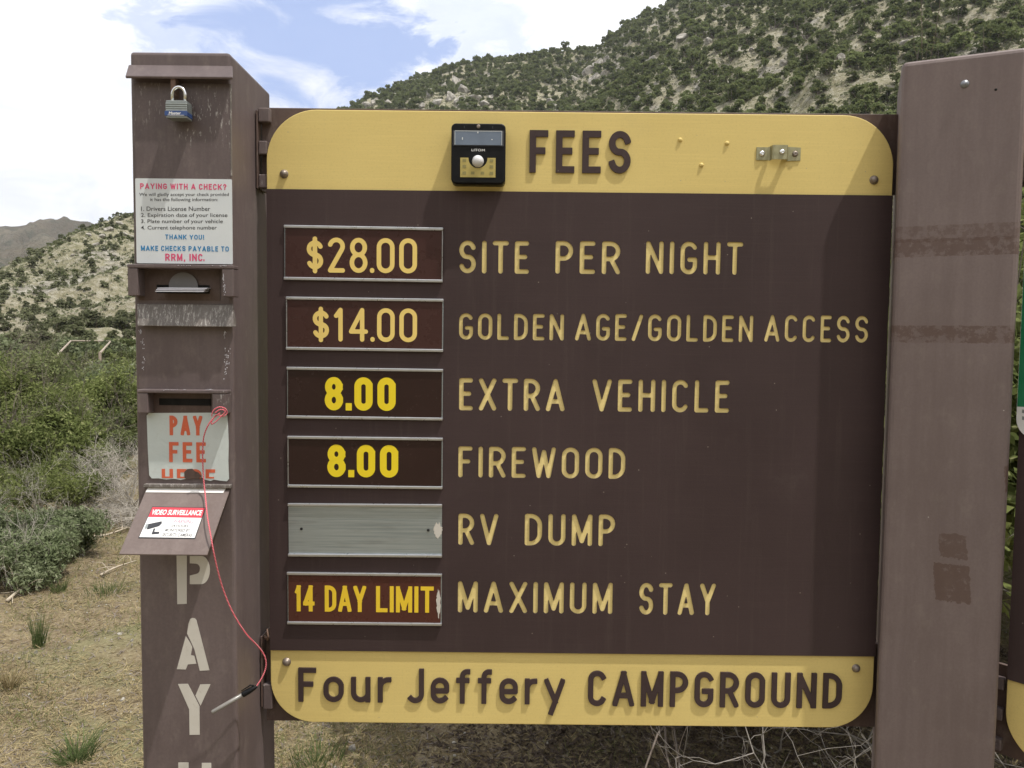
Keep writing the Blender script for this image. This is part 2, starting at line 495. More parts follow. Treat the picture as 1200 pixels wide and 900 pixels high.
# ------------------------------------------------------------------ materials
def new_mat(name):
    m = bpy.data.materials.new(name); m.use_nodes = True
    nt = m.node_tree; nt.nodes.clear()
    out = nt.nodes.new('ShaderNodeOutputMaterial')
    return m, nt, out
class NT:
    def __init__(self, nt): self.nt = nt
    def n(self, t, **k):
        x = self.nt.nodes.new(t)
        for a, b in k.items(): setattr(x, a, b)
        return x
    def l(self, a, b): self.nt.links.new(a, b)
    def coord(self, scale=(1, 1, 1), which='Object', loc=(0, 0, 0)):
        t = self.n('ShaderNodeTexCoord'); m = self.n('ShaderNodeMapping')
        m.inputs['Scale'].default_value = scale; m.inputs['Location'].default_value = loc
        self.l(t.outputs[which], m.inputs['Vector']); return m.outputs[0]
    def noise(self, vec, scale, detail=4, rough=.55, dist=0.0):
        x = self.n('ShaderNodeTexNoise')
        x.inputs['Scale'].default_value = scale; x.inputs['Detail'].default_value = detail
        x.inputs['Roughness'].default_value = rough; x.inputs['Distortion'].default_value = dist
        self.l(vec, x.inputs['Vector']); return x.outputs['Fac']
    def ramp(self, fac, a, b, lo=0.0, hi=1.0, smooth=True):
        x = self.n('ShaderNodeMapRange', interpolation_type='SMOOTHSTEP' if smooth else 'LINEAR')
        self.l(fac, x.inputs['Value'])
        x.inputs['From Min'].default_value = a; x.inputs['From Max'].default_value = b
        x.inputs['To Min'].default_value = lo; x.inputs['To Max'].default_value = hi
        return x.outputs[0]
    def mix(self, fac, a, b, blend='MIX'):
        x = self.n('ShaderNodeMix', data_type='RGBA', blend_type=blend)
        for i, v in ((0, fac), (6, a), (7, b)):
            if isinstance(v, (int, float)): x.inputs[i].default_value = v
            elif isinstance(v, tuple): x.inputs[i].default_value = v if len(v) == 4 else (*v, 1)
            else: self.l(v, x.inputs[i])
        return x.outputs[2]
    def math(self, op, a, b=None, clamp=False):
        x = self.n('ShaderNodeMath', operation=op, use_clamp=clamp)
        for i, v in enumerate((a, b)):
            if v is None: continue
            if isinstance(v, (int, float)): x.inputs[i].default_value = v
            else: self.l(v, x.inputs[i])
        return x.outputs[0]
    def sep(self, vec):
        x = self.n('ShaderNodeSeparateXYZ'); self.l(vec, x.inputs[0]); return x.outputs
    def bump(self, h, strength, dist):
        x = self.n('ShaderNodeBump'); x.inputs['Strength'].default_value = strength; x.inputs['Distance'].default_value = dist
        self.l(h, x.inputs['Height']); return x.outputs[0]
    def bsdf(self, color, rough=.6, metal=0.0, normal=None, spec=.5, alpha=None, coat=0.0):
        x = self.n('ShaderNodeBsdfPrincipled')
        for k, v in (('Base Color', color), ('Roughness', rough), ('Metallic', metal), ('Specular IOR Level', spec), ('Coat Weight', coat)):
            if isinstance(v, (int, float)): x.inputs[k].default_value = v
            elif isinstance(v, tuple): x.inputs[k].default_value = v if len(v) == 4 else (*v, 1)
            else: self.l(v, x.inputs[k])
        if normal is not None: self.l(normal, x.inputs['Normal'])
        return x
def simple(name, color, rough=.5, metal=0.0, var=.12, scale=60, bump=0.0, spec=.5, coat=0.0):
    m, nt, out = new_mat(name); N = NT(nt)
    v = N.coord(); f = N.noise(v, scale, 4)
    c = N.mix(f, tuple(x * (1 - var) for x in color), tuple(x * (1 + var) for x in color))
    nm = N.bump(f, bump, .002) if bump else None
    b = N.bsdf(c, N.ramp(f, .3, .7, max(rough - .08, .03), min(rough + .08, 1)), metal, nm, spec, coat=coat)
    N.l(b.outputs[0], out.inputs[0]); return m
M = {}

# right-hand post: its face is turned about 26 degrees towards the camera's side
def solve_depth(x, y, z):
    lo, hi = .5, 3.0
    for _ in range(50):
        m = (lo + hi) / 2
        if (P(x, y, m).z - z) * (1 if y < 390 else -1) > 0: hi = m
        else: lo = m
    return m
RP_Y0 = 1.362
_a = (P(1057.0, 72, RP_Y0) + P(1025, 900, RP_Y0)) / 2
RP_TOP = P(1054, 72, RP_Y0).z
RP_Y1 = solve_depth(1204, 53.5, RP_TOP)
_b = (P(1205, 54, RP_Y1) + P(1168, 900, RP_Y1)) / 2
RPA = Vector((_a.x, RP_Y0, 0)); RPB = Vector((_b.x, RP_Y1, 0))
RPW = (RPB - RPA).length
RPE = (RPB - RPA).normalized(); RPN = Vector((RPE.y, -RPE.x, 0))
RP_ANG = math.atan2(RPE.y, RPE.x)
print('right post', RPA, RPB, RPW, math.degrees(RP_ANG), RP_TOP)
def rp_local(x, y):
    w = Ppl(x, y, RPA, RPN)
    return (w - RPA).dot(RPE), w.z

# painted steel of the posts: hand-brushed brown with run marks, chips and rubbed places
def painted(name, c0, c1, rough=.48, stains=None, chips=.0, bumpd=.0006):
    m, nt, out = new_mat(name); N = NT(nt)
    v = N.coord()
    big = N.noise(v, 5, 4); fine = N.noise(v, 240, 3)
    streak = N.noise(N.coord((26, 26, 2.2)), 1.6, 5, .6)
    brush = N.noise(N.coord((60, 60, 9)), 3.0, 4)
    c = N.mix(N.ramp(N.math('ADD', N.math('MULTIPLY', big, .5), N.math('MULTIPLY', streak, .5)), .34, .66), c0, c1)
    c = N.mix(N.math('MULTIPLY', N.ramp(brush, .45, .75), .10), c, tuple(min(1, x * 1.35) for x in c1))
    c = N.mix(N.math('MULTIPLY', N.ramp(fine, .3, .7), .22), c, tuple(x * .72 for x in c0))
    dust = N.ramp(N.noise(N.coord((9, 9, 5)), 4, 6, .7), .50, .74, 0, .20)
    c = N.mix(dust, c, (.30, .255, .225))
    # specks and short scratches
    sp = N.n('ShaderNodeTexVoronoi'); sp.inputs['Scale'].default_value = 38; N.l(v, sp.inputs['Vector'])
    spk = N.math('MULTIPLY', N.ramp(sp.outputs['Distance'], .055, .03), N.ramp(N.noise(v, 9, 2), .56, .62))
    c = N.mix(spk, c, (.42, .39, .36))
    if chips:
        sc = N.noise(N.coord((90, 90, 26), loc=(.2, .3, .4)), 2.4, 6, .75)
        lim = N.ramp(N.noise(v, 8, 3), .50, .62) if chips < .9 else N.ramp(N.noise(v, 14, 3), .30, .55)
        if chips > .9: sc = N.noise(N.coord((150, 60, 34), loc=(.2, .3, .4)), 1.9, 6, .8, .7)
        c = N.mix(N.math('MULTIPLY', N.math('MULTIPLY', N.ramp(sc, .565 if chips < .9 else .50, .62), lim), chips), c, (.45, .43, .41))
    if stains: c = stains(N, c)
    h = N.math('ADD', N.math('MULTIPLY', fine, .3), N.math('MULTIPLY', brush, .8))
    b = N.bsdf(c, N.ramp(big, .3, .7, rough - .06, rough + .1), 0, N.bump(h, .35, bumpd), .35)
    N.l(b.outputs[0], out.inputs[0]); return m
def post_stains(N, c):
    """rust-coloured glue bands and two rectangles of old tape left on the faded post (local x across, z up)"""
    x, y, z = N.sep(N.coord())
    def band(z0, z1, dens, k=1.0, x0=-1, x1=1, slope=0.0):
        zz = N.math('ADD', z, N.math('MULTIPLY', x, slope))
        e = N.math('MULTIPLY', N.math('SUBTRACT', N.noise(N.coord(), 120, 3), .5), .016 if x0 > -.5 else .006)
        zz = N.math('ADD', zz, e)
        if x0 > -.5:
            xx = N.math('ADD', N.math('ADD', x, N.math('MULTIPLY', z, .10)), N.math('MULTIPLY', N.math('SUBTRACT', N.noise(N.coord(loc=(5, 5, 5)), 90, 3), .5), .012))
            x0 += .10 * z0; x1 += .10 * z0
        else: xx = x
        a = N.math('MULTIPLY', N.ramp(zz, z0, z0 + .0015), N.ramp(zz, z1, z1 - .0015))
        b = N.math('MULTIPLY', N.ramp(xx, x0, x0 + .0015), N.ramp(xx, x1, x1 - .0015))
        g = N.ramp(N.noise(N.coord((1, 1, 1), loc=(z0, 3, 1)), 55, 6, .72), dens, dens + .10)
        g = N.math('ADD', N.math('MULTIPLY', g, .75), .25)
        return N.math('MULTIPLY', N.math('MULTIPLY', N.math('MULTIPLY', a, b), g), k)
    rust = (.090, .050, .036)
    for args in STAINS:
        c = N.mix(band(*args), c, rust)
    return c
STAINS = []
for (xa, xb, ya, yb, dens, k) in ((1040, 1196, 266, 280, .44, .45), (1040, 1196, 281, 298, .42, .6), (1040, 1185, 381, 403, .43, .62), (1180, 1190, 545, 580, .3, .6),
                                  (1102, 1135, 624, 657, .38, .55), (1098, 1139, 659, 709, .36, .62)):
    (u0, z1), (u1, z0) = rp_local(xa, ya), rp_local(xb, yb)
    tape = xb - xa < 60
    STAINS.append((z0, z1, dens, k, u0 if tape else -1, u1 if tape else 1, .0))
M['brown_paint'] = painted('brown_paint', (.110, .084, .084), (.148, .116, .115))
M['brown_chipped'] = painted('brown_chipped', (.103, .079, .079), (.137, .107, .106), chips=.7)
M['brown_scratched'] = painted('brown_scratched', (.13, .115, .105), (.175, .155, .145), chips=1.0, rough=.4)
M['brown_glossy'] = painted('brown_glossy', (.112, .086, .086), (.145, .113, .112), rough=.38)
M['flap_lit_paint'] = painted('flap_lit_paint', (.150, .115, .106), (.185, .146, .135), rough=.4)  # post brown made lighter: sun on the upturned flap put into its colour
M['faded_paint'] = painted('faded_paint', (.162, .124, .119), (.204, .160, .154), rough=.52, stains=post_stains)
M['bracket_paint'] = painted('bracket_paint', (.072, .045, .038), (.105, .072, .062), rough=.5)

def sheet_plastic(name, c0, c1, rough, grain=.35):
    m, nt, out = new_mat(name); N = NT(nt)
    v = N.coord()
    g = N.noise(N.coord((3, 3, 150)), 2.2, 5, .65)
    f = N.noise(v, 420, 2)
    big = N.noise(v, 2.6, 4, .6)
    c = N.mix(N.ramp(big, .3, .7), c0, c1)
    c = N.mix(N.math('MULTIPLY', N.ramp(g, .45, .72), .30), c, tuple(min(1, x * 1.16) for x in c1))
    smudge = N.ramp(N.noise(N.coord(loc=(3, 1, 2)), 6.5, 6, .7), .60, .80, 0, .07)
    c = N.mix(smudge, c, (.22, .19, .17))
    runs = N.ramp(N.noise(N.coord((34, 34, 1.3), loc=(1, 5, 2)), 2.0, 5, .7), .52, .76, 0, .05)
    c = N.mix(runs, c, (.26, .215, .18))
    c = N.mix(N.ramp(N.noise(v, 260, 4, .8), .5, .72, 0, .22), c, tuple(x * .45 for x in c0))
    sp = N.n('ShaderNodeTexVoronoi'); sp.inputs['Scale'].default_value = 30; N.l(v, sp.inputs['Vector'])
    c = N.mix(N.math('MULTIPLY', N.ramp(sp.outputs['Distance'], .04, .02), .6), c, (.30, .26, .22))
    h = N.math('ADD', N.math('MULTIPLY', f, .6), N.math('MULTIPLY', g, .5))
    b = N.bsdf(c, N.ramp(big, .3, .7, rough - .05, rough + .08), 0, N.bump(h, grain, .0005), .22)
    N.l(b.outputs[0], out.inputs[0]); return m
M['board_brown'] = sheet_plastic('board_brown', (.044, .0285, .0285), (.057, .0375, .0370), .6)
M['board_yellow'] = sheet_plastic('board_yellow', (.630, .490, .180), (.685, .540, .205), .5, .22)
M['board_yellow2'] = sheet_plastic('groove_yellow', (.74, .59, .24), (.82, .66, .29), .55, .2)
M['alu'] = simple('alu', (.50, .51, .53), .34, .85, .06, 90)
def brushed():
    m, nt, out = new_mat('brushed_alu'); N = NT(nt)
    g = N.noise(N.coord((2, 2, 170)), 2, 5, .7); big = N.noise(N.coord((4, 4, 30)), 2.5, 4)
    c = N.mix(N.ramp(g, .3, .7), (.28, .33, .36), (.44, .49, .525))
    c = N.mix(N.math('MULTIPLY', N.ramp(big, .5, .75), .5), c, (.22, .235, .24))
    b = N.bsdf(c, .36, .7, N.bump(g, .3, .0004), .5)
    N.l(b.outputs[0], out.inputs[0]); return m
M['brushed'] = brushed()
def card(name, c0, c1, rough=.16, dirt=.3):
    m, nt, out = new_mat(name); N = NT(nt)
    v = N.coord(); f = N.noise(v, 14, 6, .7); d = N.ramp(N.noise(N.coord(loc=(1, 7, 2)), 130, 6, .75), .60, .74, 0, dirt)
    c = N.mix(f, c0, c1); c = N.mix(d, c, (.30, .24, .20))
    b = N.bsdf(c, N.ramp(f, .3, .7, rough, rough + .15), 0, N.bump(f, .1, .0006), .28, coat=.0)
    N.l(b.outputs[0], out.inputs[0]); return m
M['card_maroon'] = card('card_maroon', (.044, .019, .017), (.060, .025, .022), .22, .25)
M['card_black'] = card('card_black', (.022, .011, .010), (.036, .018, .016), .14, .22)
M['card_red'] = card('card_red', (.066, .023, .017), (.088, .029, .021), .2, .2)
M['num_cream'] = simple('num_cream', (.78, .58, .17), .5, 0, .06)
M['num_yellow'] = simple('num_yellow', (.80, .62, .015), .45, 0, .04)
M['num_deep'] = simple('num_deep', (.78, .54, .03), .45, 0, .04)
M['screw'] = simple('screw', (.24, .20, .17), .45, .6, .15, 300)
M['zinc'] = simple('zinc', (.33, .31, .19), .4, .6, .35, 120)
M['black_plastic'] = simple('black_plastic', (.008, .008, .009), .38, 0, .2, 80, spec=.16)
M['gloss_black'] = simple('gloss_black', (.008, .008, .009), .12, 0, .2, 80, coat=.5)
M['print_white'] = simple('print_white', (.80, .80, .80), .5, 0, .03)
M['print_black'] = simple('print_black', (.03, .03, .035), .5, 0, .05)
M['print_blue'] = simple('print_blue', (.01, .19, .42), .5, 0, .05)
M['print_pink'] = simple('print_pink', (.62, .07, .17), .5, 0, .06)
M['print_red'] = simple('print_red', (.60, .12, .055), .5, 0, .12, 160)
M['sign_red'] = simple('sign_red', (.60, .045, .07), .45, 0, .06)
M['dark_grey'] = simple('dark_grey', (.045, .047, .055), .5, 0, .1, spec=.3)
def paper(name, c0, c1, rough=.5, dirt=.25, coat=0.0, wr=.25):
    m, nt, out = new_mat(name); N = NT(nt)
    v = N.coord(); f = N.noise(v, 22, 5, .6); w = N.noise(N.coord(loc=(4, 2, 1)), 60, 3, .5, .8)
    c = N.mix(f, c0, c1)
    c = N.mix(N.ramp(N.noise(v, 90, 6, .7), .56, .72, 0, dirt), c, (.36, .32, .26))
    b = N.bsdf(c, rough, 0, N.bump(w, wr, .0012), .4, coat=coat)
    N.l(b.outputs[0], out.inputs[0]); return m
M['sticker'] = paper('sticker', (.56, .60, .63), (.66, .69, .71), .35, .10, .2, .10)
M['sticker_old'] = paper('sticker_old', (.47, .53, .53), (.58, .63, .62), .35, .18, .2, .5)
M['envelope'] = paper('envelope', (.50, .50, .56), (.62, .61, .66), .7, .1)
M['stencil'] = paper('stencil', (.50, .47, .42), (.60, .575, .53), .7, .45)
M['slot'] = simple('slot_dark', (.004, .0035, .0035), .9)
M['rust'] = simple('rusty_steel', (.16, .10, .075), .7, .3, .4, 160, .4)
M['chrome'] = simple('shackle_steel', (.72, .72, .72), .16, 1.0, .05)
M['lock_steel'] = simple('lock_steel', (.33, .36, .36), .4, .6, .15, 140)
M['lock_blue'] = simple('lock_blue', (.035, .075, .22), .4, 0, .1)
M['bare_hinge'] = simple('bare_hinge', (.78, .76, .74), .35, .1, .08, 60)
def string_mat():
    m, nt, out = new_mat('string'); N = NT(nt)
    w = N.n('ShaderNodeTexWave', wave_type='BANDS', bands_direction='DIAGONAL'); w.inputs['Scale'].default_value = 150
    N.l(N.coord(), w.inputs['Vector'])
    b = N.bsdf(N.mix(N.ramp(w.outputs['Fac'], .45, .65), (.56, .07, .10), (.66, .22, .25)), .8, 0, N.bump(w.outputs['Fac'], .5, .0006))
    N.l(b.outputs[0], out.inputs[0]); return m
M['string'] = string_mat()
M['pen_clear'] = simple('pen_clear', (.19, .18, .168), .3, 0, .25)
M['solar_cell'] = simple('solar_cell', (.14, .18, .25), .12, 0, .25, 30, coat=.8)
M['gold_led'] = simple('gold_led', (.46, .37, .12), .35, .3, .12, 80)
M['led_mark'] = simple('led_mark', (.25, .22, .08), .35, .1, .1)
M['dome'] = simple('dome', (.66, .66, .68), .35, 0, .03)
M['green_print'] = simple('green_print', (.010, .20, .085), .45, 0, .06)
M['log'] = simple('weathered_log', (.34, .28, .23), .85, 0, .3, 30, .4)

# leaves: diffuse with some light coming through
def leaf_mat(name, cols, trans=.25, scale=6.0, per_object=.25):
    m, nt, out = new_mat(name); N = NT(nt)
    v = N.coord(); a = N.noise(v, scale, 3, .6); f = N.noise(v, scale * 9, 2)
    oi = N.n('ShaderNodeObjectInfo')
    t = N.math('ADD', N.math('MULTIPLY', a, .6), N.math('MULTIPLY', f, .4))
    c = N.mix(N.ramp(t, .36, .64), cols[0], cols[1])
    if len(cols) > 2: c = N.mix(N.ramp(f, .58, .68), c, cols[2])
    k = N.ramp(oi.outputs['Random'], 0, 1, 1 - per_object, 1 + per_object, False)
    hv = N.n('ShaderNodeHueSaturation'); N.l(c, hv.inputs['Color']); N.l(k, hv.inputs['Value'])
    hv.inputs['Saturation'].default_value = 1.0
    d = N.n('ShaderNodeBsdfDiffuse'); N.l(hv.outputs[0], d.inputs[0])
    tr = N.n('ShaderNodeBsdfTranslucent'); N.l(hv.outputs[0], tr.inputs[0])
    ms = N.n('ShaderNodeMixShader'); ms.inputs[0].default_value = trans
    N.l(d.outputs[0], ms.inputs[1]); N.l(tr.outputs[0], ms.inputs[2]); N.l(ms.outputs[0], out.inputs[0]); return m
M['juniper'] = leaf_mat('juniper', ((.108, .136, .056), (.185, .210, .090), (.245, .25, .125)), .42, .8, .28)
M['shrub_pale'] = leaf_mat('shrub_pale', ((.115, .128, .068), (.175, .185, .105), (.23, .225, .15)), .35, .8, .25)
M['scrub'] = leaf_mat('scrub', ((.135, .150, .085), (.20, .21, .125), (.28, .27, .18)), .25, .5, .2)
M['leaf_green'] = leaf_mat('leaf_green', ((.105, .130, .045), (.205, .235, .085), (.30, .31, .15)), .35, 2.2, .15)
M['leaf_dark'] = leaf_mat('leaf_dark', ((.085, .105, .045), (.165, .185, .080), (.23,.23,.12)), .3, 2.2, .15)
M['leaf_sage'] = leaf_mat('leaf_sage', ((.115, .145, .070), (.190, .215, .125), (.29, .29, .21)), .3, 3, .12)
M['grass_green'] = leaf_mat('grass_green', ((.085, .12, .045), (.16, .20, .085), (.27, .26, .14)), .35, 9, .1)
M['grass_short'] = leaf_mat('grass_short', ((.12, .14, .05), (.21, .225, .095), (.30, .28, .15)), .35, 9, .1)
M['straw'] = leaf_mat('straw', ((.225, .175, .095), (.36, .295, .165), (.47, .405, .26)), .2, 14, .1)
M['bark'] = simple('bark', (.17, .14, .12), .9, 0, .35, 60)
M['dead_twig'] = simple('dead_twig', (.40, .365, .32), .85, 0, .3, 25)
M['driftwood'] = simple('driftwood', (.42, .36, .28), .85, 0, .3, 25)

# ------------------------------------------------------------------ terrain
def vnoise(x, y, seed):
    r = np.random.default_rng(seed).random((256, 256))
    xi = np.floor(x).astype(int); yi = np.floor(y).astype(int)
    fx = x - xi; fy = y - yi
    fx = fx * fx * (3 - 2 * fx); fy = fy * fy * (3 - 2 * fy)
    a = r[xi & 255, yi & 255]; b = r[(xi + 1) & 255, yi & 255]; c = r[xi & 255, (yi + 1) & 255]; d = r[(xi + 1) & 255, (yi + 1) & 255]
    return (a * (1 - fx) + b * fx) * (1 - fy) + (c * (1 - fx) + d * fx) * fy - .5
def fbm(x, y, seed, octs=4, gain=.5):
    s = 0; a = 1.0
    for i in range(octs):
        s = s + a * vnoise(x * 2 ** i + 17 * i, y * 2 ** i + 5 * i, seed + i); a *= gain
    return s
# the skyline of the hill: compass direction (as tan), angle of the ridge, distance of the ridge
SKY = [(-2400, 350, 200), (-1200, 335, 170), (-500, 325, 140), (0, 318, 135), (50, 295, 150), (92, 269, 165), (155, 250, 190), (230, 222, 230), (300, 180, 280), (415, 127, 340), (440, 114, 340), (470, 102, 340), (515, 88, 340), (568, 80, 340), (617, 75, 330), (666, 73, 318), (697, 66, 305), (718, 49, 298), (743, 34, 290),
       (781, 20, 280), (806, 6, 275), (830, -6, 270), (1000, -60, 245), (1200, -110, 225), (1600, -160, 210), (2600, -150, 200), (5200, 60, 200)]
_phi = np.array([math.atan((p[0] - 600) / 900) for p in SKY])
_hgt = np.array([math.tan((397.7 + .0105 * (min(max(p[0], -300), 1500) - 600) - p[1] - (14 if p[0] > 350 else 4)) / math.hypot(900, min(max(p[0], -600), 1800) - 600)) * p[2] + CAMH for p in SKY])
_dst = np.array([p[2] for p in SKY], dtype=float)
def ground_h(X, Y):
    r = np.hypot(X, Y)
    near = .05 * fbm(X * .5, Y * .5, 3, 3) + .035 * fbm(X * 3, Y * 3, 9, 3)
    k = np.clip((r - 3) / 30, 0, 1)
    return near + k * (.5 * fbm(X * .05, Y * .05, 21, 3)) - .02
FOOT = 46.0
def hill_h(X, Y):
    r = np.hypot(X, Y); phi = np.arctan2(X, Y)
    hr = np.interp(phi, _phi, _hgt); dr = np.interp(phi, _phi, _dst)
    fade = np.clip((1.25 - np.abs(phi)) / .4, 0, 1); fade = fade * fade * (3 - 2 * fade)
    hr = hr * fade + 78 * (1 - fade); dr = dr * fade + 230 * (1 - fade)  # out of view: unseen ring of hills added to darken reflections in the sign
    foot = FOOT + 0 * r
    t = np.clip((r - foot) / (dr - foot), 0, 1)
    prof = hr * np.power(t, 1.18)
    over = np.clip((r - dr) / 120, 0, None)
    prof = prof - over * over * 26 - over * 34
    amp = np.minimum(t * 3, 1) * (1 - .94 * np.clip(1 - np.maximum(dr - r, 0) / 34, 0, 1))
    spur = fbm(X * .022 + 3, Y * .022, 31, 4, .5) * 9.0
    rough = fbm(X * .16, Y * .16, 51, 4, .6) * 1.5
    crag = np.maximum(fbm(X * .07 + 9, Y * .07, 71, 3), 0) ** 1.0 * 5
    return (prof + amp * (spur + rough + crag) + .6 * rough * (1 - amp) * (t > .05))
def height(X, Y):
    r = np.hypot(X, Y)
    g = ground_h(X, Y)
    h = np.where(r > FOOT, hill_h(X, Y), 0)
    return g + h
def polar(name, phis, rs, hf):
    PH, R = np.meshgrid(phis, rs, indexing='ij')
    X = R * np.sin(PH); Y = R * np.cos(PH); Z = hf(X, Y)
    V = np.stack([X, Y, Z], -1).reshape(-1, 3)
    n, m = len(phis), len(rs)
    i, j = np.meshgrid(np.arange(n - 1), np.arange(m - 1), indexing='ij')
    a = (i * m + j).ravel()
    F = np.stack([a, a + 1, a + m + 1, a + m], -1)
    return np_mesh(name, V, F, True)

def ground_mat():
    m, nt, out = new_mat('dry_soil'); N = NT(nt)
    v = N.coord()
    big = N.noise(v, .9, 5, .6); mid = N.noise(v, 7, 6, .7); fine = N.noise(v, 60, 5, .7); fib = N.noise(N.coord((40, 9, 20)), 3, 5, .7)
    c = N.mix(N.ramp(mid, .35, .65), (.150, .112, .068), (.225, .180, .110))
    c = N.mix(N.math('MULTIPLY', N.ramp(fine, .5, .68), .6), c, (.33, .29, .20))
    c = N.mix(N.math('MULTIPLY', N.ramp(fib, .56, .66), .55), c, (.36, .31, .22))
    c = N.mix(N.math('MULTIPLY', N.ramp(big, .5, .66), .6), c, (.165, .180, .080))
    c = N.mix(N.math('MULTIPLY', N.ramp(fine, .42, .34), .7), c, (.06, .046, .034))
    h = N.math('ADD', N.math('MULTIPLY', mid, 1.0), N.math('MULTIPLY', fine, .5))
    b = N.bsdf(c, .95, 0, N.bump(h, .8, .03), .15)
    N.l(b.outputs[0], out.inputs[0]); return m
def hill_mat(name='hill_scree', tint=0.0):
    m, nt, out = new_mat(name); N = NT(nt)
    v = N.coord()
    big = N.noise(v, .02, 5, .6); mid = N.noise(v, .16, 6, .65); fine = N.noise(v, 1.1, 6, .75); gr = N.noise(v, 4, 4, .7)
    c = N.mix(N.ramp(mid, .35, .65), (.225, .203, .130), (.305, .278, .195))
    c = N.mix(N.ramp(big, .46, .64, 0, .5), c, (.19, .185, .095))
    c = N.mix(N.math('MULTIPLY', N.ramp(fine, .48, .62), .7), c, (.42, .395, .32))
    c = N.mix(N.math('MULTIPLY', N.ramp(fine, .46, .36), .75), c, (.135, .14, .07))
    c = N.mix(N.math('MULTIPLY', N.ramp(gr, .52, .64), .5), c, (.42, .40, .34))
    rk = N.ramp(N.noise(N.coord(loc=(30, 12, 4)), .055, 5, .6), .55, .61)
    c = N.mix(N.math('MULTIPLY', rk, .7), c, N.mix(N.ramp(fine, .4, .6), (.18, .165, .14), (.40, .38, .34)))
    b = N.bsdf(c, .95, 0, N.bump(N.math('ADD', fine, N.math('MULTIPLY', gr, .4)), .9, .7), .1)
    N.l(b.outputs[0], out.inputs[0]); return m
def far_mat():
    m, nt, out = new_mat('far_mountain'); N = NT(nt)
    v = N.coord()
    mid = N.noise(v, .012, 6, .65); fine = N.noise(v, .07, 6, .75); sh = N.noise(v, .22, 4, .7)
    c = N.mix(N.ramp(mid, .4, .6), (.082, .068, .050), (.130, .112, .082))
    c = N.mix(N.math('MULTIPLY', N.ramp(fine, .5, .62), .75), c, (.05, .055, .038))
    c = N.mix(N.math('MULTIPLY', N.ramp(sh, .52, .6), .5), c, (.045, .05, .033))
    b = N.bsdf(c, .95, 0, N.bump(fine, .9, 6), .1)
    N.l(b.outputs[0], out.inputs[0]); return m
rad = math.radians
phis = np.unique(np.concatenate([np.linspace(-math.pi, -1.25, 40), np.linspace(-1.25, 1.25, 420), np.linspace(1.25, math.pi, 40)]))
rs = np.concatenate([[0.0], np.geomspace(.4, FOOT, 120)])
g_ = link('ground', polar('ground', phis, rs, lambda X, Y: ground_h(X, Y)), ground_mat()); tag(g_, kind='structure')
rs2 = np.concatenate([np.linspace(FOOT, 380, 260), np.geomspace(390, 3500, 26)])
def outer(X, Y):
    return np.maximum(height(X, Y), -12)
h_ = link('hillside', polar('hillside', phis, rs2, outer), hill_mat()); tag(h_, kind='structure')
# the brown mountain far beyond, at the left
FAR = [(-900, 340), (-300, 300), (-120, 296), (-40, 288), (0, 280), (20, 276), (38, 267), (52, 262), (66, 261), (80, 267), (95, 276), (160, 280), (260, 290), (420, 330)]
_fp = np.array([math.atan((a - 600) / 900) for a, b in FAR])
_fh = np.array([math.tan((397.7 + .0105 * (a - 600) - b) / math.hypot(900, a - 600)) for a, b in FAR])
def far_h(X, Y):
    r = np.hypot(X, Y); phi = np.arctan2(X, Y)
    e = np.interp(phi, _fp, _fh)
    t = np.clip((r - 450) / 550, 0, 1)
    return e * 1000 * t ** .8 - np.clip(r - 1000, 0, None) * .5 - 3 + (fbm(X * .012, Y * .012, 5, 5, .55) * 40) * np.minimum(t * 3, 1) * (.12 + .88 * np.clip(np.abs(r - 1000) / 160, 0, 1)) + fbm(X * .05, Y * .05, 6, 3) * 3
f_ = link('far_mountain', polar('far_mountain', np.linspace(_fp[0], _fp[-1], 260), np.linspace(450, 1500, 120), far_h), far_mat()); tag(f_, kind='structure')
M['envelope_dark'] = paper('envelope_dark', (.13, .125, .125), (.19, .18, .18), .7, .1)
M['dull_screw'] = simple('dull_screw', (.22, .23, .25), .4, .5, .2, 200)
M['grey_twig'] = simple('grey_twig', (.23, .21, .19), .85, 0, .35, 25)
M['shade_brown'] = simple('shade_brown', (.055, .038, .026), .95, 0, .45, 90)  # very dark brown that paints shade onto the ground behind the board
M['white_twig'] = simple('white_twig', (.52, .49, .45), .85, 0, .25, 25)

# ================================================================== FEES SIGN
YB = 1.42                                   # face of the yellow core sheet
TH_SKIN = .004
def XZ(x, y, Y=YB):
    p = P(x, y, Y); return p.x, p.z
bx0 = (XZ(312, 215)[0] + XZ(317.5, 790)[0]) / 2
bx1 = (XZ(1045.2, 210)[0] + XZ(1025, 790)[0]) / 2
bz1 = (XZ(371, 129)[1] + XZ(1002, 134.5)[1]) / 2
bz0 = (XZ(367, 847)[1] + XZ(975, 852)[1]) / 2
zt = (XZ(330, 222.5)[1] + XZ(1040, 229)[1]) / 2        # lower edge of the top yellow band
zb = (XZ(330, 762.5)[1] + XZ(1020, 767)[1]) / 2        # upper edge of the bottom band
print('board', bx0, bx1, bz0, bz1, zt, zb)
sign = thing('fees_sign', 'large brown and yellow fee board reading FEES, with rows of prices, between the two posts', 'sign', ((bx0 + bx1) / 2, YB, 0))
yf = YB - TH_SKIN
def make_board(root, x0, x1, z0, z1, zt, zb, holes, local=False, y0=YB):
    plate('core_sheet', [rrect(x0, x1, z0, z1, (.092, .092, .082, .082), 14)], y0, .016, M['board_yellow'], root, bevel=.0012, offset=-.0012, local=local)
    plate('brown_face', [[(x0 + .0006, zb), (x1 - .0006, zb), (x1 - .0006, zt), (x0 + .0006, zt)]] + holes, y0 - TH_SKIN, TH_SKIN - .0003, M['board_brown'], root, local=local)
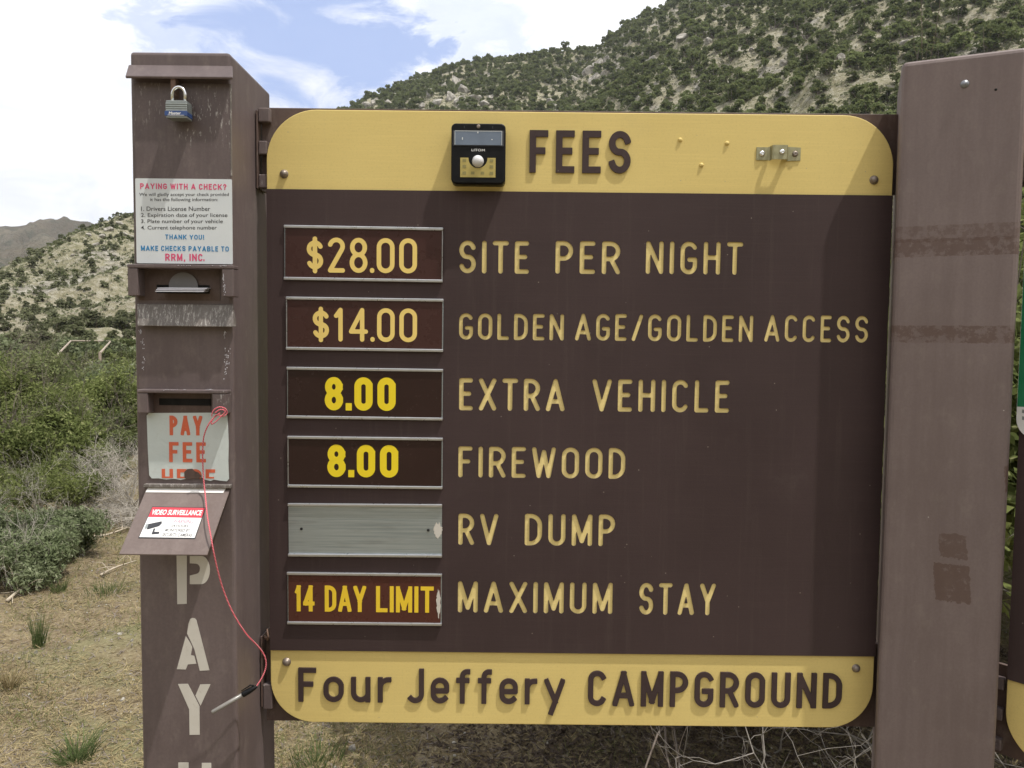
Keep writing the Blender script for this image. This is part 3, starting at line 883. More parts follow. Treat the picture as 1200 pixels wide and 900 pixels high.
LINES = [  # word, left, right, top, bottom in the photograph
    ('SITE', 538, 620, 282, 320.5), ('PER', 651, 727, 282.5, 321), ('NIGHT', 757, 871, 283, 321.5),
    ('GOLDEN', 538, 661, 367.5, 398.5), ('AGE/GOLDEN', 674, 883, 368.5, 400), ('ACCESS', 896, 1018, 369.5, 401),
    ('EXTRA', 538, 662, 443.5, 481.5), ('VEHICLE', 694, 855, 445, 483),
    ('FIREWOOD', 537, 733, 524, 560.5), ('RV', 537, 584, 602, 639), ('DUMP', 615, 721, 602.5, 640),
    ('MAXIMUM', 536.5, 718, 682, 719), ('STAY', 749, 839, 683.5, 721)]
holes = []; floors = []
for (w_, a, b, t_, o_) in LINES:
    x0 = (XZ(a, t_, yf)[0] + XZ(a, o_, yf)[0]) / 2; x1 = (XZ(b, t_, yf)[0] + XZ(b, o_, yf)[0]) / 2
    mx = (a + b) / 2
    z1 = XZ(mx, t_, yf)[1]; z0 = XZ(mx, o_, yf)[1]
    st = (z1 - z0) * .142
    for ch, gx, gw in layout(w_, x0, x1, z0, z1, st):
        holes += shift(glyph(ch, gw, z1 - z0, st, 'round'), gx, z0)
        floors.append(shift(glyph(ch, gw, z1 - z0, st, 'round', .0004), gx, z0))
make_board(sign, bx0, bx1, bz0, bz1, zt, zb, holes)
for fl in floors:                            # the yellow floor of each routed letter
    plate('routed_letter', fl, YB - .0016, .0015, M['board_yellow2'], sign)
def raised(word, a, b, t_, o_, tk, natural=None):
    x0 = XZ(a, t_)[0] * .5 + XZ(a, o_)[0] * .5; x1 = XZ(b, t_)[0] * .5 + XZ(b, o_)[0] * .5
    z1 = XZ((a + b) / 2, t_)[1]; z0 = XZ((a + b) / 2, o_)[1]
    st = (z1 - z0) * tk
    for ch, gx, gw in layout(word, x0, x1, z0, z1, st):
        plate('raised_letter', shift(glyph(ch, gw, z1 - z0, st, 'square'), gx, z0), YB - .0036, .0035, M['board_brown'], sign)
raised('FEES', 620.5, 739, 153.5, 203, .155)
raised('Four', 350, 459, 782.5, 822, .142)
raised('Jeffery', 477, 662, 784, 824, .142)
raised('CAMPGROUND', 689, 986, 787, 828, .145)
# four dome-headed bolts, three little stubs left in the top band
for (x, y, r) in ((333, 204, .0082), (1024, 211, .0085), (336, 775.5, .0085), (1003, 783, .0082)):
    p = P(x, y, YB)
    r *= .86
    MB().lathe([(r * 1.12, 0), (r * 1.12, .0012), (r, .0015), (r * .93, .004), (r * .7, .0062), (r * .36, .0075), (0, .0078)], (p.x, YB, p.z), (0, -1, 0), 18).build('bolt', M['screw'], sign, True)
for (x, y) in ((797, 164), (852, 168), (822, 193.5)):
    p = P(x, y, YB)
    MB().lathe([(.0042, 0), (.0036, .002), (.002, .0032), (0, .0035)], (p.x, YB, p.z), (0, -1, 0), 12).build('screw_stub', M['board_yellow'], sign, True)
# zinc strap with a raised middle
cx, cz = XZ(912, 180.5)
strap = MB()
prof = [(-.0400, 0), (-.0190, 0), (-.0165, .0015), (-.0150, .011), (-.0125, .013), (.0105, .013), (.013, .011), (.0150, .0015), (.0175, 0), (.0400, 0)]
hw_ = .0115
fr = []
for (u, d) in prof:
    w2 = hw_ * (1.1 if abs(u) < .018 else 1.0)
    fr.append([strap.bm.verts.new((cx + u, YB - d - k, cz + s * w2)) for (s, k) in ((-1, .0002), (1, .0002), (1, .0019), (-1, .0019))])
for a, b in zip(fr, fr[1:]):
    for i in range(4):
        strap.bm.faces.new((a[i], b[i], b[(i + 1) % 4], a[(i + 1) % 4]))
strap.bm.faces.new(fr[0]); strap.bm.faces.new(fr[-1][::-1])
st_ = strap.build('metal_strap', M['zinc'], sign)
for (u, d, r) in ((-.0300, .002, .0055), (.0300, .002, .0055), (.002, .015, .0052)):
    MB().lathe([(r, 0), (r * .95, .0015), (r * .62, .0028), (r * .3, .0030), (0, .0016)], (cx + u, YB - d, cz), (0, -1, 0), 14).build('screw', M['chrome'] if u < .01 else M['screw'], st_, True)

# price holders: aluminium channel with a card slid in and its figures
def holder(pl, label, cardmat, text, trect, tmat, kind, side_l=True, side_r=True, thick=.130, gapk=.13):
    (xa, ya), (xb, yb_), (xc, yc), (xd, yd) = pl          # tl, tr, br, bl
    Y = yf
    x0 = (XZ(xa, ya, Y)[0] + XZ(xd, yd, Y)[0]) / 2; x1 = (XZ(xb, yb_, Y)[0] + XZ(xc, yc, Y)[0]) / 2
    TL, TR, BR, BL = [P(*q, Y) for q in pl]
    ang = math.atan2((TR.z - TL.z) + (BR.z - BL.z), (TR.x - TL.x) + (BR.x - BL.x))
    z1 = (TL.z + TR.z) / 2; z0 = (BR.z + BL.z) / 2
    cx_, cz_ = (x0 + x1) / 2, (z0 + z1) / 2
    R = Matrix.Translation((cx_, 0, cz_)) @ Matrix.Rotation(-ang, 4, 'Y') @ Matrix.Translation((-cx_, 0, -cz_))
    mb = MB()
    mb.box(x0, x1, Y - .0014, Y - .0001, z0 + .001, z1 - .001, .0002, 1, R)
    h = MB().box(x0, x1, Y - .0014, Y - .0001, z0 + .001, z1 - .001, .0003, 1, R).build('price_holder', M['brushed'], sign)
    if label: h['label'] = label
    for (a, b) in ((z1 - .0055, z1), (z0, z0 + .0055)):
        MB().box(x0 - .0005, x1 + .0005, Y - .0058, Y - .0003, a, b, .0012, 2, R).build('rail', M['alu'], h)
    mb.bm.free()
    for (on, xa_, xb_) in ((side_l, x0, x0 + .0016), (side_r, x1 - .0016, x1)):
        if on: MB().box(xa_, xb_, Y - .0046, Y - .0002, z0 + .0058, z1 - .0058, .0004, 1, R).build('side_lip', M['alu'], h)
    if cardmat:
        c = MB().box(x0 + .0019, x1 - .0019, Y - .0030, Y - .0016, z0 + .0045, z1 - .0045, 0, 1, R).build('price_card', M[cardmat], h)
    if text:
        a, b, t_, o_ = trect
        tx0 = (P(a, t_, Y).x + P(a, o_, Y).x) / 2; tx1 = (P(b, t_, Y).x + P(b, o_, Y).x) / 2
        m_ = (a + b) / 2
        tz1 = P(m_, t_, Y).z; tz0 = P(m_, o_, Y).z
        words = text.split(' ')
        H = tz1 - tz0; stt = H * thick
        if len(words) == 1: segs = [(words[0], tx0, tx1)]
        else: segs = [(w, P(p, t_, Y).x, P(q, t_, Y).x) for w, (p, q) in zip(words, kind)]
        for w, sa, sb in segs:
            for ch, gx, gw in layout(w, sa, sb, tz0, tz1, stt, gapk):
                style = 'square' if (isinstance(kind, list) or kind == 'heavy') else 'round'
                if ch == '.': style = 'round' if style == 'round' else 'block'
                cs = shift(glyph(ch, gw, H, stt, style), gx, tz0)
                me = plate_mesh(cs, .0003)
                me.transform(Matrix.Translation((0, Y - .0032, 0)) @ Matrix.Rotation(math.pi / 2, 4, 'X'))
                link('numeral' if not ch.isalpha() else 'printed_letter', me, M[tmat], h)
    return h, (x0, x1, z0, z1, R)
holder([(333, 264), (519, 267), (519, 331.5), (334, 328)], None, 'card_maroon', '$28.00', (360, 489, 279, 320), 'num_cream', 'r', False)
holder([(335.5, 347.5), (519.5, 350.5), (519.5, 412.5), (336.5, 410)], None, 'card_maroon', '$14.00', (367, 489, 361, 400.5), 'num_cream', 'r', True, False)
holder([(336.5, 429.5), (519, 432.5), (519, 492.5), (337, 490)], 'price holder with an almost black card and heavy yellow figures, third row', 'card_black', '8.00', (381, 464, 442, 481), 'num_yellow', 'heavy', False, False, .205)
holder([(337.5, 510), (519, 513), (518.5, 572.5), (338, 571)], 'price holder with an almost black card and heavy yellow figures, fourth row', 'card_black', '8.00', (384, 467, 521, 559), 'num_yellow', 'heavy', True, False, .205)
h5, q5 = holder([(338, 589), (518, 590.5), (518, 652.5), (338.5, 651.5)], 'empty aluminium price holder with bare metal back', None, None, None, None, None, False, False)
h6, q6 = holder([(337, 669.5), (518, 671.5), (517.5, 732.5), (337.5, 730.5)], 'price holder with a red brown card reading 14 DAY LIMIT', 'card_red', '14 DAY LIMIT', (346, 508.5, 686, 716.5), 'num_deep', [(346, 369), (381, 429.5), (441, 508.5)], False, False, .150, .085)
for (x, y) in ((353.5, 619.5), (502, 621)):
    p = P(x, y, yf)
    MB().lathe([(.0026, 0), (.0026, .0012), (0, .0013)], (p.x, yf - .0012, p.z), (0, -1, 0), 10).build('rivet', M['slot'], h5, True)
# torn glue patches at the right ends
def blob(cx_, cz_, rx, rz, seed, n=26, jag=.25):
    r_ = random.Random(seed)
    return [(cx_ + rx * math.cos(2 * math.pi * i / n) * (1 - jag * r_.random()), cz_ + rz * math.sin(2 * math.pi * i / n) * (1 - jag * r_.random())) for i in range(n)]
p = P(513, 621, yf)
plate('glue_patch', [blob(p.x, p.z, .010, .017, 4, 30, .4)], yf - .0019, .0004, M['stencil'], h5)
p = P(514, 706, yf)
plate('torn_edge', [blob(p.x, p.z, .005, .034, 6, 30, .5)], yf - .0036, .0004, M['stencil'], h6)

# mounting straps behind the board, with welded tabs
def strap_bar(ya, yb, label=None):
    z1 = P(330, ya, YB + .03).z; z0 = P(330, yb, YB + .03).z
    return z0, z1
tz0, tz1 = strap_bar(128.5, 222)
lz0, lz1 = strap_bar(744, 841)
lz0_bar, lz1_bar = lz0, lz1
lx = -.4655
rx_ = P(1050, 180, YB + .03).x + .004
MB().box(lx, rx_, YB + .018, YB + .026, tz0, tz1, .001).build('mounting_bar', M['bracket_paint'], sign)
MB().box(lx, rx_ - .0, YB + .018, YB + .026, lz0, lz1, .001).build('mounting_bar', M['bracket_paint'], sign)
for (ya, yb, w) in ((127.5, 144, .019), (166, 182, .014), (205, 221, .015), (800, 829, .016)):
    z1 = P(306, ya, YB + .01).z; z0 = P(306, yb, YB + .01).z
    MB().box(lx - .0015, lx + w, YB + .002, YB + .0178, z0, z1, .002).build('weld_tab', M['brown_chipped'], sign)
for (ya, yb) in ((127.5, 222), (745, 830)):
    z1 = P(306, ya, YB).z; z0 = P(306, yb, YB).z
    MB().box(lx - .005, lx - .002, YB + .000, YB + .05, z0 + .002, z1 - .002, .0008).build('end_plate', M['bracket_paint'], sign)
# cotter pin at lower left
p = P(312, 748, YB)
MB().tube([(p.x - .008, YB + .010, p.z), (p.x + .004, YB - .004, p.z), (p.x + .006, YB - .008, p.z + .008), (p.x + .003, YB - .004, p.z + .020)], [.003, .003, .002, .0012], 6).build('locking_pin', M['rust'], sign, True)

# ================================================================== SOLAR LIGHT
p0 = P(529, 144.5, YB - .03); p1 = P(592, 215.5, YB - .03)
sx0, sx1, sz0, sz1 = p0.x, p1.x, p1.z, p0.z
sl = thing('solar_light', 'black solar motion sensor light on the yellow band left of the word FEES', 'light', ((sx0 + sx1) / 2, YB, sz0))
SW, SH = sx1 - sx0, sz1 - sz0
def S(u, v): return sx0 + u * SW, sz0 + v * SH      # u,v 0..1
ys = YB - .032
plate('housing', [rrect(sx0, sx1, sz0, sz1, .0085)], ys, .0318, M['black_plastic'], sl, bevel=.002, offset=-.002)
a = S(.03, .62); b = S(.97, .88)
plate('solar_panel', [rrect(a[0], b[0], a[1], b[1], .0015)], ys - .0012, .0011, M['dark_grey'], sl)
a = S(.065, .635); b = S(.935, .87)
sp_ = plate('solar_glass', [rrect(a[0], b[0], a[1], b[1], .001)], ys - .0020, .0007, M['solar_cell'], sl)
for (u0, u1, v0, v1) in ((.065, .935, .862, .870), (.065, .073, .635, .87), (.927, .935, .635, .87), (.48, .50, .83, .855), (.20, .215, .72, .76), (.74, .76, .72, .735)):
    a = S(u0, v0); b = S(u1, v1)
    plate('glass_edge', [rrect(a[0], b[0], a[1], b[1], 0)], ys - .0023, .0002, M['sticker'], sp_)
# LED board: a plate with a round bite for the sensor
gx0, gz0 = S(.17, .10); gx1, gz1 = S(.82, .425)
mx = (gx0 + gx1) / 2; rr = SW * .175; cz_ = gz1 - SH * .01
bite = [(mx + rr * math.cos(math.radians(t)), cz_ + rr * math.sin(math.radians(t))) for t in range(0, -181, -12)]
plate('led_board', [[(gx0, gz0), (gx1, gz0), (gx1, gz1), (mx + rr, gz1)] + bite + [(mx - rr, gz1), (gx0, gz1)]], ys - .0010, .0009, M['gold_led'], sl)
for (u, v) in ((.245, .38), (.745, .38), (.245, .28), (.745, .28), (.245, .17), (.40, .17), (.58, .17), (.745, .17)):
    c = S(u, v); k = .0032
    plate('led', [rrect(c[0] - k, c[0] + k, c[1] - k * .8, c[1] + k * .8, .0005)], ys - .0015, .0004, M['led_mark'], sl)
c = S(.495, .365)
MB().lathe([(.0105, 0), (.0102, .004), (.0088, .008), (.006, .0108), (.003, .012), (0, .0124)], (c[0], ys - .0002, c[1]), (0, -1, 0), 22).build('sensor_dome', M['dome'], sl, True)
c = S(.5, .945)
MB().lathe([(.0034, 0), (.0034, .0012), (.002, .0016), (0, .001)], (c[0], ys, c[1]), (0, -1, 0), 12).build('screw', M['screw'], sl, True)
a = S(.375, .535); b = S(.62, .575)
flat_text('logo', 'LITOM', a[0], b[0], a[1], b[1], lambda u, v: (u, ys - .0004, v), M['print_white'], sl, .01)
for u in (.24, .76):
    a = S(u - .006, .915); b = S(u + .006, .955)
    plate('tick_mark', [rrect(a[0], b[0], a[1], b[1], 0)], ys - .0003, .0003, M['dark_grey'], sl)

# ================================================================== PAYMENT POST
YP = 1.30; DEP = .212
px0 = (P(154, 200, YP).x + P(166.5, 880, YP).x) / 2
px1 = (P(274, 200, YP).x + P(286, 880, YP).x) / 2 - .008
pz1 = P(212, 60.5, YP).z
print('pay post', px0, px1, pz1)
post = thing('payment_post', 'brown square steel payment post with envelope slot, stickers and white stencilled PAY', 'payment post', ((px0 + px1) / 2, YP + DEP / 2, 0))
MB().box(px0, px1, YP, YP + DEP, -.3, pz1, .006, 3).build('post_body', M['brown_glossy'], post)
def fp(x, y, Y=YP): p = P(x, y, Y); return p.x, p.z
def face_box(name, xa, xb, ya, yb, out, mat, depth=None, bevel=.0008, back=0.0):
    """a block on the front face given by its pixels; `out` metres proud of the face"""
    Yf = YP - out
    c = [P(xa, ya, Yf), P(xb, ya, Yf), P(xb, yb, Yf), P(xa, yb, Yf)]
    x0 = (c[0].x + c[3].x) / 2; x1 = (c[1].x + c[2].x) / 2; z1 = (c[0].z + c[1].z) / 2; z0 = (c[2].z + c[3].z) / 2
    return MB().box(x0, x1, Yf, YP - back + .0 if depth is None else Yf + depth, z0, z1, bevel).build(name, mat, post)
# sloping drip lip under the cap
a, b = P(151, 76, YP), P(272.5, 77, YP)
c, d = P(147.5, 89.5, YP - .020), P(273, 91, YP - .020)
MB().hexa([(c.x, YP - .022, c.z), (d.x, YP - .022, c.z), (b.x, YP - .001, a.z), (a.x, YP - .001, a.z),
           (c.x, YP - .020, c.z - .0035), (d.x, YP - .020, c.z - .0035), (b.x, YP + .002, a.z - .006), (a.x, YP + .002, a.z - .006)], .0008, 1).build('drip_lip', M['brown_paint'], post)
face_box('access_door', 158, 270.5, 97, 308, .0032, M['brown_chipped'], bevel=.0012)
face_box('door_edge', 269.8, 271, 98, 206, .0036, M['brown_scratched'], bevel=.0003)
# hasp staple for the padlock
p = P(207, 101, YP - .004)
MB().box(p.x - .0042, p.x + .0042, YP - .0185, YP - .002, p.z - .020, p.z + .010, .0015).build('hasp', M['rust'], post)

# sticker about cheques
YS = YP - .0036
def quad_plate(name, q, Y, th, mat, parent, r=.002):
    """slab with pixel corners tl,tr,br,bl on the plane Y"""
    c = [P(*k, Y) for k in q]
    x0 = (c[0].x + c[3].x) / 2; x1 = (c[1].x + c[2].x) / 2; z1 = (c[0].z + c[1].z) / 2; z0 = (c[2].z + c[3].z) / 2
    return plate(name, [rrect(x0, x1, z0, z1, r)], Y, th, mat, parent)
stk = quad_plate('check_sticker', [(158, 209), (271.5, 210), (273, 309.5), (160.5, 308.5)], YS - .0004, .0006, M['sticker'], post)
stk['label'] = 'pale sticker headed PAYING WITH A CHECK?'
def st_line(s, a, b, t_, o_, mat, bold=.006):
    k = 200 / 857.0
    flat_text('printed_line', s, 130 + a * k, 130 + b * k, 190 + o_ * k, 190 + t_ * k, lambda u, v: P(u, v, YS - .0006), mat, stk, bold)
def cap_line(s, a, b, t_, o_, mat):
    k = 200 / 857.0; Yl = YS - .0006
    L0, L1 = P(130 + a * k, 190 + o_ * k, Yl), P(130 + b * k, 190 + o_ * k, Yl)
    z1 = P(130 + (a + b) / 2 * k, 190 + t_ * k, Yl).z; z0 = P(130 + (a + b) / 2 * k, 190 + o_ * k, Yl).z
    me = caps_mesh(s, L0.x, L1.x, z0, z1, .185)
    me.transform(Matrix.Translation((0, Yl, 0)) @ Matrix.Rotation(math.pi / 2, 4, 'X'))
    link('printed_line', me, mat, stk)
cap_line('PAYING WITH A CHECK?', 147, 580, 108, 137, M['print_pink'])
st_line('We will gladly accept your check provided', 142, 592, 154, 175, M['print_black'], .006)
st_line('it has the following information:', 197, 537, 179, 201, M['print_black'], .006)
st_line('1. Drivers License Number', 151, 499, 223, 245, M['print_black'])
st_line('2. Expiration date of your license', 151, 585, 256, 281, M['print_black'])
st_line('3. Plate number of your vehicle', 151, 562, 287, 312, M['print_black'])
st_line('4. Current telephone number', 151, 532, 319, 344, M['print_black'])
cap_line('THANK YOU!', 273, 468, 364, 388, M['print_blue'])
cap_line('MAKE CHECKS PAYABLE TO', 151, 592, 421, 447, M['print_blue'])
cap_line('RRM, INC.', 273, 470, 460, 496, M['print_pink'])

# envelope dispenser: three-sided hood, dark slot, rubbed tray plate
def hood(xl0, xl1, xr0, xr1, yt0, yt1, yb, out, mat, t=.004):
    """a folded steel hood: roof and two cheeks standing `out` from the face"""
    Yf = YP - out
    z1 = P((xl0 + xr1) / 2, yt0, Yf).z; z0 = P((xl0 + xr1) / 2, yb, Yf).z
    zt1 = P((xl0 + xr1) / 2, yt1, Yf).z
    x0 = P(xl0, (yt0 + yb) / 2, Yf).x; x1 = P(xr1, (yt0 + yb) / 2, Yf).x
    xl = P(xl1, (yt0 + yb) / 2, Yf).x; xr = P(xr0, (yt0 + yb) / 2, Yf).x
    mb = MB()
    mb.box(x0, x1, Yf, YP - .001, zt1, z1, .0014)
    mb.box(x0 + .0004, xl, Yf + .0006, YP - .001, z0, zt1 - .0003, .0012)
    mb.box(xr, x1 - .0004, Yf + .0006, YP - .001, z0, zt1 - .0003, .0012)
    return mb.build('hood', mat, post)
h1 = hood(149, 161, 260, 273.5, 310, 314.5, 347, .027, M['brown_chipped'])
h1['label'] = 'upper hood over the stack of fee envelopes'
MB().box(P(163, 330, YP).x, P(258, 330, YP).x, YP - .0012, YP - .0002, P(200, 352, YP).z, P(200, 312, YP).z, 0).build('recess_plate', M['bracket_paint'], post)
MB().box(P(184, 336, YP).x, P(246, 336, YP).x, YP - .0018, YP - .0013, P(215, 344, YP).z, P(215, 334, YP).z, 0).build('envelope_slot', M['slot'], post)
a, b = P(160.5, 356, YP - .004), P(273, 357, YP - .004)
c, d = P(161.5, 382, YP - .014), P(274, 383, YP - .014)
MB().hexa([(c.x, YP - .015, c.z), (d.x, YP - .015, c.z), (b.x, YP - .0045, b.z), (a.x, YP - .0045, a.z),
           (c.x, YP - .0005, c.z + .001), (d.x, YP - .0005, c.z + .001), (b.x, YP - .0005, b.z), (a.x, YP - .0005, a.z)], .0012).build('tray', M['brown_scratched'], post)
tr = post.children[-1]; tr['label'] = 'scratched plate below the envelope slot, rubbed to pale metal'
# envelopes in the slot
SCUFF = []
for i in range(4):
    e_ = thing('envelope', ('pale fee envelope with a rounded flap, rearmost in the payment post slot' if i == 0 else
               ['', 'pale fee envelope, upper one of three lying flat in the payment post slot', 'pale fee envelope, middle one of three lying flat in the payment post slot',
                'pale fee envelope, lowest one of three lying flat in the payment post slot'][i]), 'envelope',
               (P(215, 338, YP).x, YP, P(215, 341, YP).z), 0, 'fee envelopes in the slot')
    if i == 0:
        c = P(215, 335, YP - .0035); w = P(232, 335, YP - .0035).x - c.x
        n = 16
        cs = [(c.x + w * math.cos(math.pi * k / n), c.z + w * .92 * math.sin(math.pi * k / n)) for k in range(n + 1)] + [(c.x - w, c.z - .010), (c.x + w, c.z - .010)]
        plate('envelope_flap', [cs], YP - .0040, .0006, M['envelope_dark'], e_)
    else:
        zz = P(215, 336.2 + i * 1.9, YP - .018).z
        x0 = P(186.5 - i * .6, 338, YP - .018).x; x1 = P(243.5 + [0, .5, -1.5, -2.5][i], 338, YP - .018).x
        MB().hexa([(x0, YP - .022 - i * .0015, zz - .0009), (x1, YP - .022 - i * .0015, zz - .0004), (x1, YP - .022 - i * .0015, zz + .0009), (x0, YP - .022 - i * .0015, zz + .0004),
                   (x0 + .003, YP - .0018, zz + .0010), (x1 - .002, YP - .0018, zz + .0012), (x1 - .002, YP - .0018, zz + .0026), (x0 + .003, YP - .0018, zz + .0024)]).build('envelope_sheet', M['envelope'], e_)

for (x, y, rx, ry, sd) in ((167, 402, 2.2, 9, 1), (168, 425, 1.6, 8, 2), (165, 388, 2.5, 4, 3), (263, 392, 1.6, 8, 4), (266, 412, 3.2, 6, 5), (264, 436, 2.0, 9, 6), (267, 425, 3.6, 3, 7),
                           (263, 338, .9, 6, 8), (262, 326, .8, 4, 9), (245, 456.5, 6, .6, 10), (200, 456.5, 9, .5, 11), (216, 311, 9, .5, 12), (259, 311.4, 8, .6, 13)):
    rj = random.Random(sd)
    for k in range(11):
        ax_, ay_ = x + rj.gauss(0, rx * .55), y + rj.gauss(0, ry * .5)
        out = .0272 if sd >= 8 and y < 345 else .0243 if sd >= 8 else .0
        q_ = P(ax_, ay_, YP - out)
        n_ = 7; w_, h_ = rj.uniform(.0003, .0011) * (2.5 if ry < 1 else 1), rj.uniform(.0005, .0022) * (.3 if ry < 1 else 1)
        cs_ = [(q_.x + w_ * math.cos(6.283 * t / n_) * rj.uniform(.5, 1), q_.z + h_ * math.sin(6.283 * t / n_) * rj.uniform(.5, 1)) for t in range(n_)]
        SCUFF.append((cs_, YP - out))
sc_me = []
for cs_, y_ in SCUFF:
    m_ = plate_mesh([cs_], .0003); m_.transform(Matrix.Translation((0, y_ - .0001, 0)) @ Matrix.Rotation(math.pi / 2, 4, 'X')); sc_me.append(m_)
tag(link('paint_chips', join_meshes('paint_chips', sc_me), M['envelope'], post), kind='stuff')

# drop slot with its hood
h2 = hood(160.5, 173, 248.5, 265.5, 457, 461, 484.5, .024, M['brown_chipped'])
h2['label'] = 'lower hood over the payment slot'
MB().box(P(176, 470, YP).x, P(247, 470, YP).x, YP - .0012, YP - .0002, P(215, 484, YP).z, P(215, 459, YP).z, 0).build('recess_plate', M['bracket_paint'], post)
MB().box(P(187, 470, YP).x, P(247.5, 470, YP).x, YP - .0018, YP - .0013, P(215, 475, YP).z, P(215, 467, YP).z, 0).build('payment_slot', M['slot'], post)
# PAY FEE HERE sticker, chipped along its lower edge
edge = [(172, 487), (174.5, 484), (262, 483.5), (266.5, 487), (268, 520), (267.5, 540), (268.5, 561), (266, 564), (258, 563.2), (251, 562), (247, 563.5), (240, 562), (236, 559),
        (234, 555), (229, 553.5), (225, 552), (221, 556), (218, 561), (212, 562.5), (204, 561), (195, 562), (186, 560.5), (178, 560.6), (175, 557), (173.5, 530)]
ps = plate('pay_sticker', [[fp(x, y, YP - .001) for x, y in edge]], YP - .0014, .0010, M['sticker_old'], post)
ps['label'] = 'pale chipped sticker reading PAY FEE HERE in red'
plate('chip', [[fp(x, y) for x, y in [(217, 560), (216.5, 553), (220, 549.5), (226, 549), (229, 552), (233, 553.5), (237, 558), (233, 561), (227, 560), (222, 562)]]], YP - .0024, .0009, M['bracket_paint'], ps)
def red_word(word, a, b, t_, o_, clip=None):
    z1 = P((a + b) / 2, t_, YP).z; z0 = P((a + b) / 2, o_, YP).z
    x0, x1 = P(a, t_, YP).x, P(b, t_, YP).x
    H = z1 - z0; st = H * .175
    for ch, gx, gw in layout(word, x0, x1, z0, z1, st):
        cl = None if clip is None else round(P((a + b) / 2, clip, YP).z - z0, 5)
        me = plate_mesh(shift(glyph(ch, gw, H, st, 'square', 0.0, cl), gx, z0), .0003)
        me.transform(Matrix.Translation((0, YP - .0017, 0)) @ Matrix.Rotation(math.pi / 2, 4, 'X'))
        link('printed_letter', me, M['print_red'], ps)
red_word('PAY', 199, 237.5, 487, 510)
red_word('FEE', 198.5, 241.5, 518, 541.5)
red_word('HERE', 190, 252.5, 549.5, 572, 560.2)

# hinge strip and the propped shield flap
flx0 = P(172, 573, YP - .004).x; flx1 = P(269.5, 573, YP - .004).x
fz1 = P(220, 573.5, YP - .004).z
MB().box(flx0 - .003, flx1 + .003, YP - .010, YP - .0004, P(220, 570.5, YP).z, P(220, 566.5, YP).z, .001).build('hinge_ledge', M['brown_scratched'], post)
FT0, FT1 = Vector((flx0, YP - .006, fz1)), Vector((flx1, YP - .006, fz1))
YF2 = YP - .090
fb = (P(139, 649, YF2) + P(241.5, 651, YF2)) / 2
FB0, FB1 = Vector((P(139, 649, YF2).x, YF2, fb.z)), Vector((P(242.5, 651, YF2).x, YF2, fb.z))
nrm = (FT1 - FT0).cross(FB0 - FT0).normalized()
if nrm.y > 0: nrm = -nrm
t3 = nrm * .003
flap = MB().hexa([FB0, FB1, FT1, FT0, FB0 - t3, FB1 - t3, FT1 - t3, FT0 - t3], .0008, 1).build('shield_flap', M['flap_lit_paint'], post)
def on_flap(x, y, k=0.0): return Ppl(x, y, FT0 + nrm * k, nrm)
def flap_quad(name, q, k, mat, parent, th=.0003):
    c = [on_flap(x, y, k) for x, y in q]
    return MB().hexa([c[3], c[2], c[1], c[0]] + [p_ - nrm * th for p_ in (c[3], c[2], c[1], c[0])]).build(name, mat, parent)
flap_quad('bare_strip', [(173.5, 571.2), (264.5, 572.3), (261.5, 577.6), (170.5, 576.8)], .0012, M['bare_hinge'], flap, .001)
cs_ = [(178.5, 593.5), (241.5, 594.5), (228.5, 631.5), (162, 630.5)]
vs_k = flap_quad('camera_sticker', cs_, .0006, M['print_black'], flap, .0005)
vs_k['label'] = 'white and red VIDEO SURVEILLANCE sticker'
C4 = [on_flap(x, y, .0009) for x, y in cs_]
def fs(u, v, k=0.0):      # u right, v up, 0..1 over the sticker
    a = C4[3].lerp(C4[2], u); b = C4[0].lerp(C4[1], u)
    return a.lerp(b, v) + nrm * k
# join the coloured fields to the sticker as sub-part-free print (they are flat print on it)
def fieldmesh(u0, u1, v0, v1, k):
    me = bpy.data.meshes.new('f'); me.from_pydata([fs(u0, v0, k), fs(u1, v0, k), fs(u1, v1, k), fs(u0, v1, k)], [], [(0, 1, 2, 3)]); return me
def fprint(mes, mats, name):
    bm = bmesh.new(); idx = 0
    for i, m_ in enumerate(mes):
        n0 = len(bm.faces); bm.from_mesh(m_); bm.faces.ensure_lookup_table()
        for f in bm.faces[n0:]: f.material_index = i
    me = bpy.data.meshes.new(name); bm.to_mesh(me); bm.free()
    me.transform(root_mat(post).inverted())
    o = bpy.data.objects.new(name, me)
    for m_ in mats: me.materials.append(m_)
    col.objects.link(o); return o
def tm(s, u0, u1, v0, v1, bold=.01, shear=0.0): return text_mesh(s, u0, u1, v0, v1, lambda u, v: fs(u, v, .0005), bold, shear)
def poly_print(pts, k=.0005):
    me = bpy.data.meshes.new('f'); me.from_pydata([fs(u, v, k) for u, v in pts], [], [tuple(range(len(pts)))]); return me
cam_body = poly_print([(.06, .43), (.29, .53), (.31, .46), (.28, .37), (.10, .26), (.06, .33)])
cam_len = poly_print([(.03, .42), (.075, .445), (.085, .31), (.045, .27)], .0007)
cam_arm = poly_print([(.20, .30), (.235, .30), (.235, .20), (.33, .20), (.335, .13), (.205, .11)])
fr_ = fprint([fieldmesh(.012, .988, .66, .975, .0003), fieldmesh(.012, .988, .03, .655, .0003), tm('VIDEO SURVEILLANCE', .04, .96, .73, .90, .03),
              tm('WARNING', .50, .86, .47, .59, .0), tm('24 HOURS', .50, .80, .35, .43), tm('MONITORED BY', .42, .86, .21, .30), tm('SECURITY CAMERAS', .40, .93, .06, .16),
              cam_body, cam_len, cam_arm, poly_print([(.352, .05), (.358, .05), (.358, .64), (.352, .64)])],
             [M['sign_red'], M['print_white'], M['print_white'], M['print_pink'], M['print_black'], M['print_black'], M['print_black'], M['dark_grey'], M['lock_steel'], M['dark_grey'], M['dark_grey']], 'sticker_print')
fr_.parent = vs_k
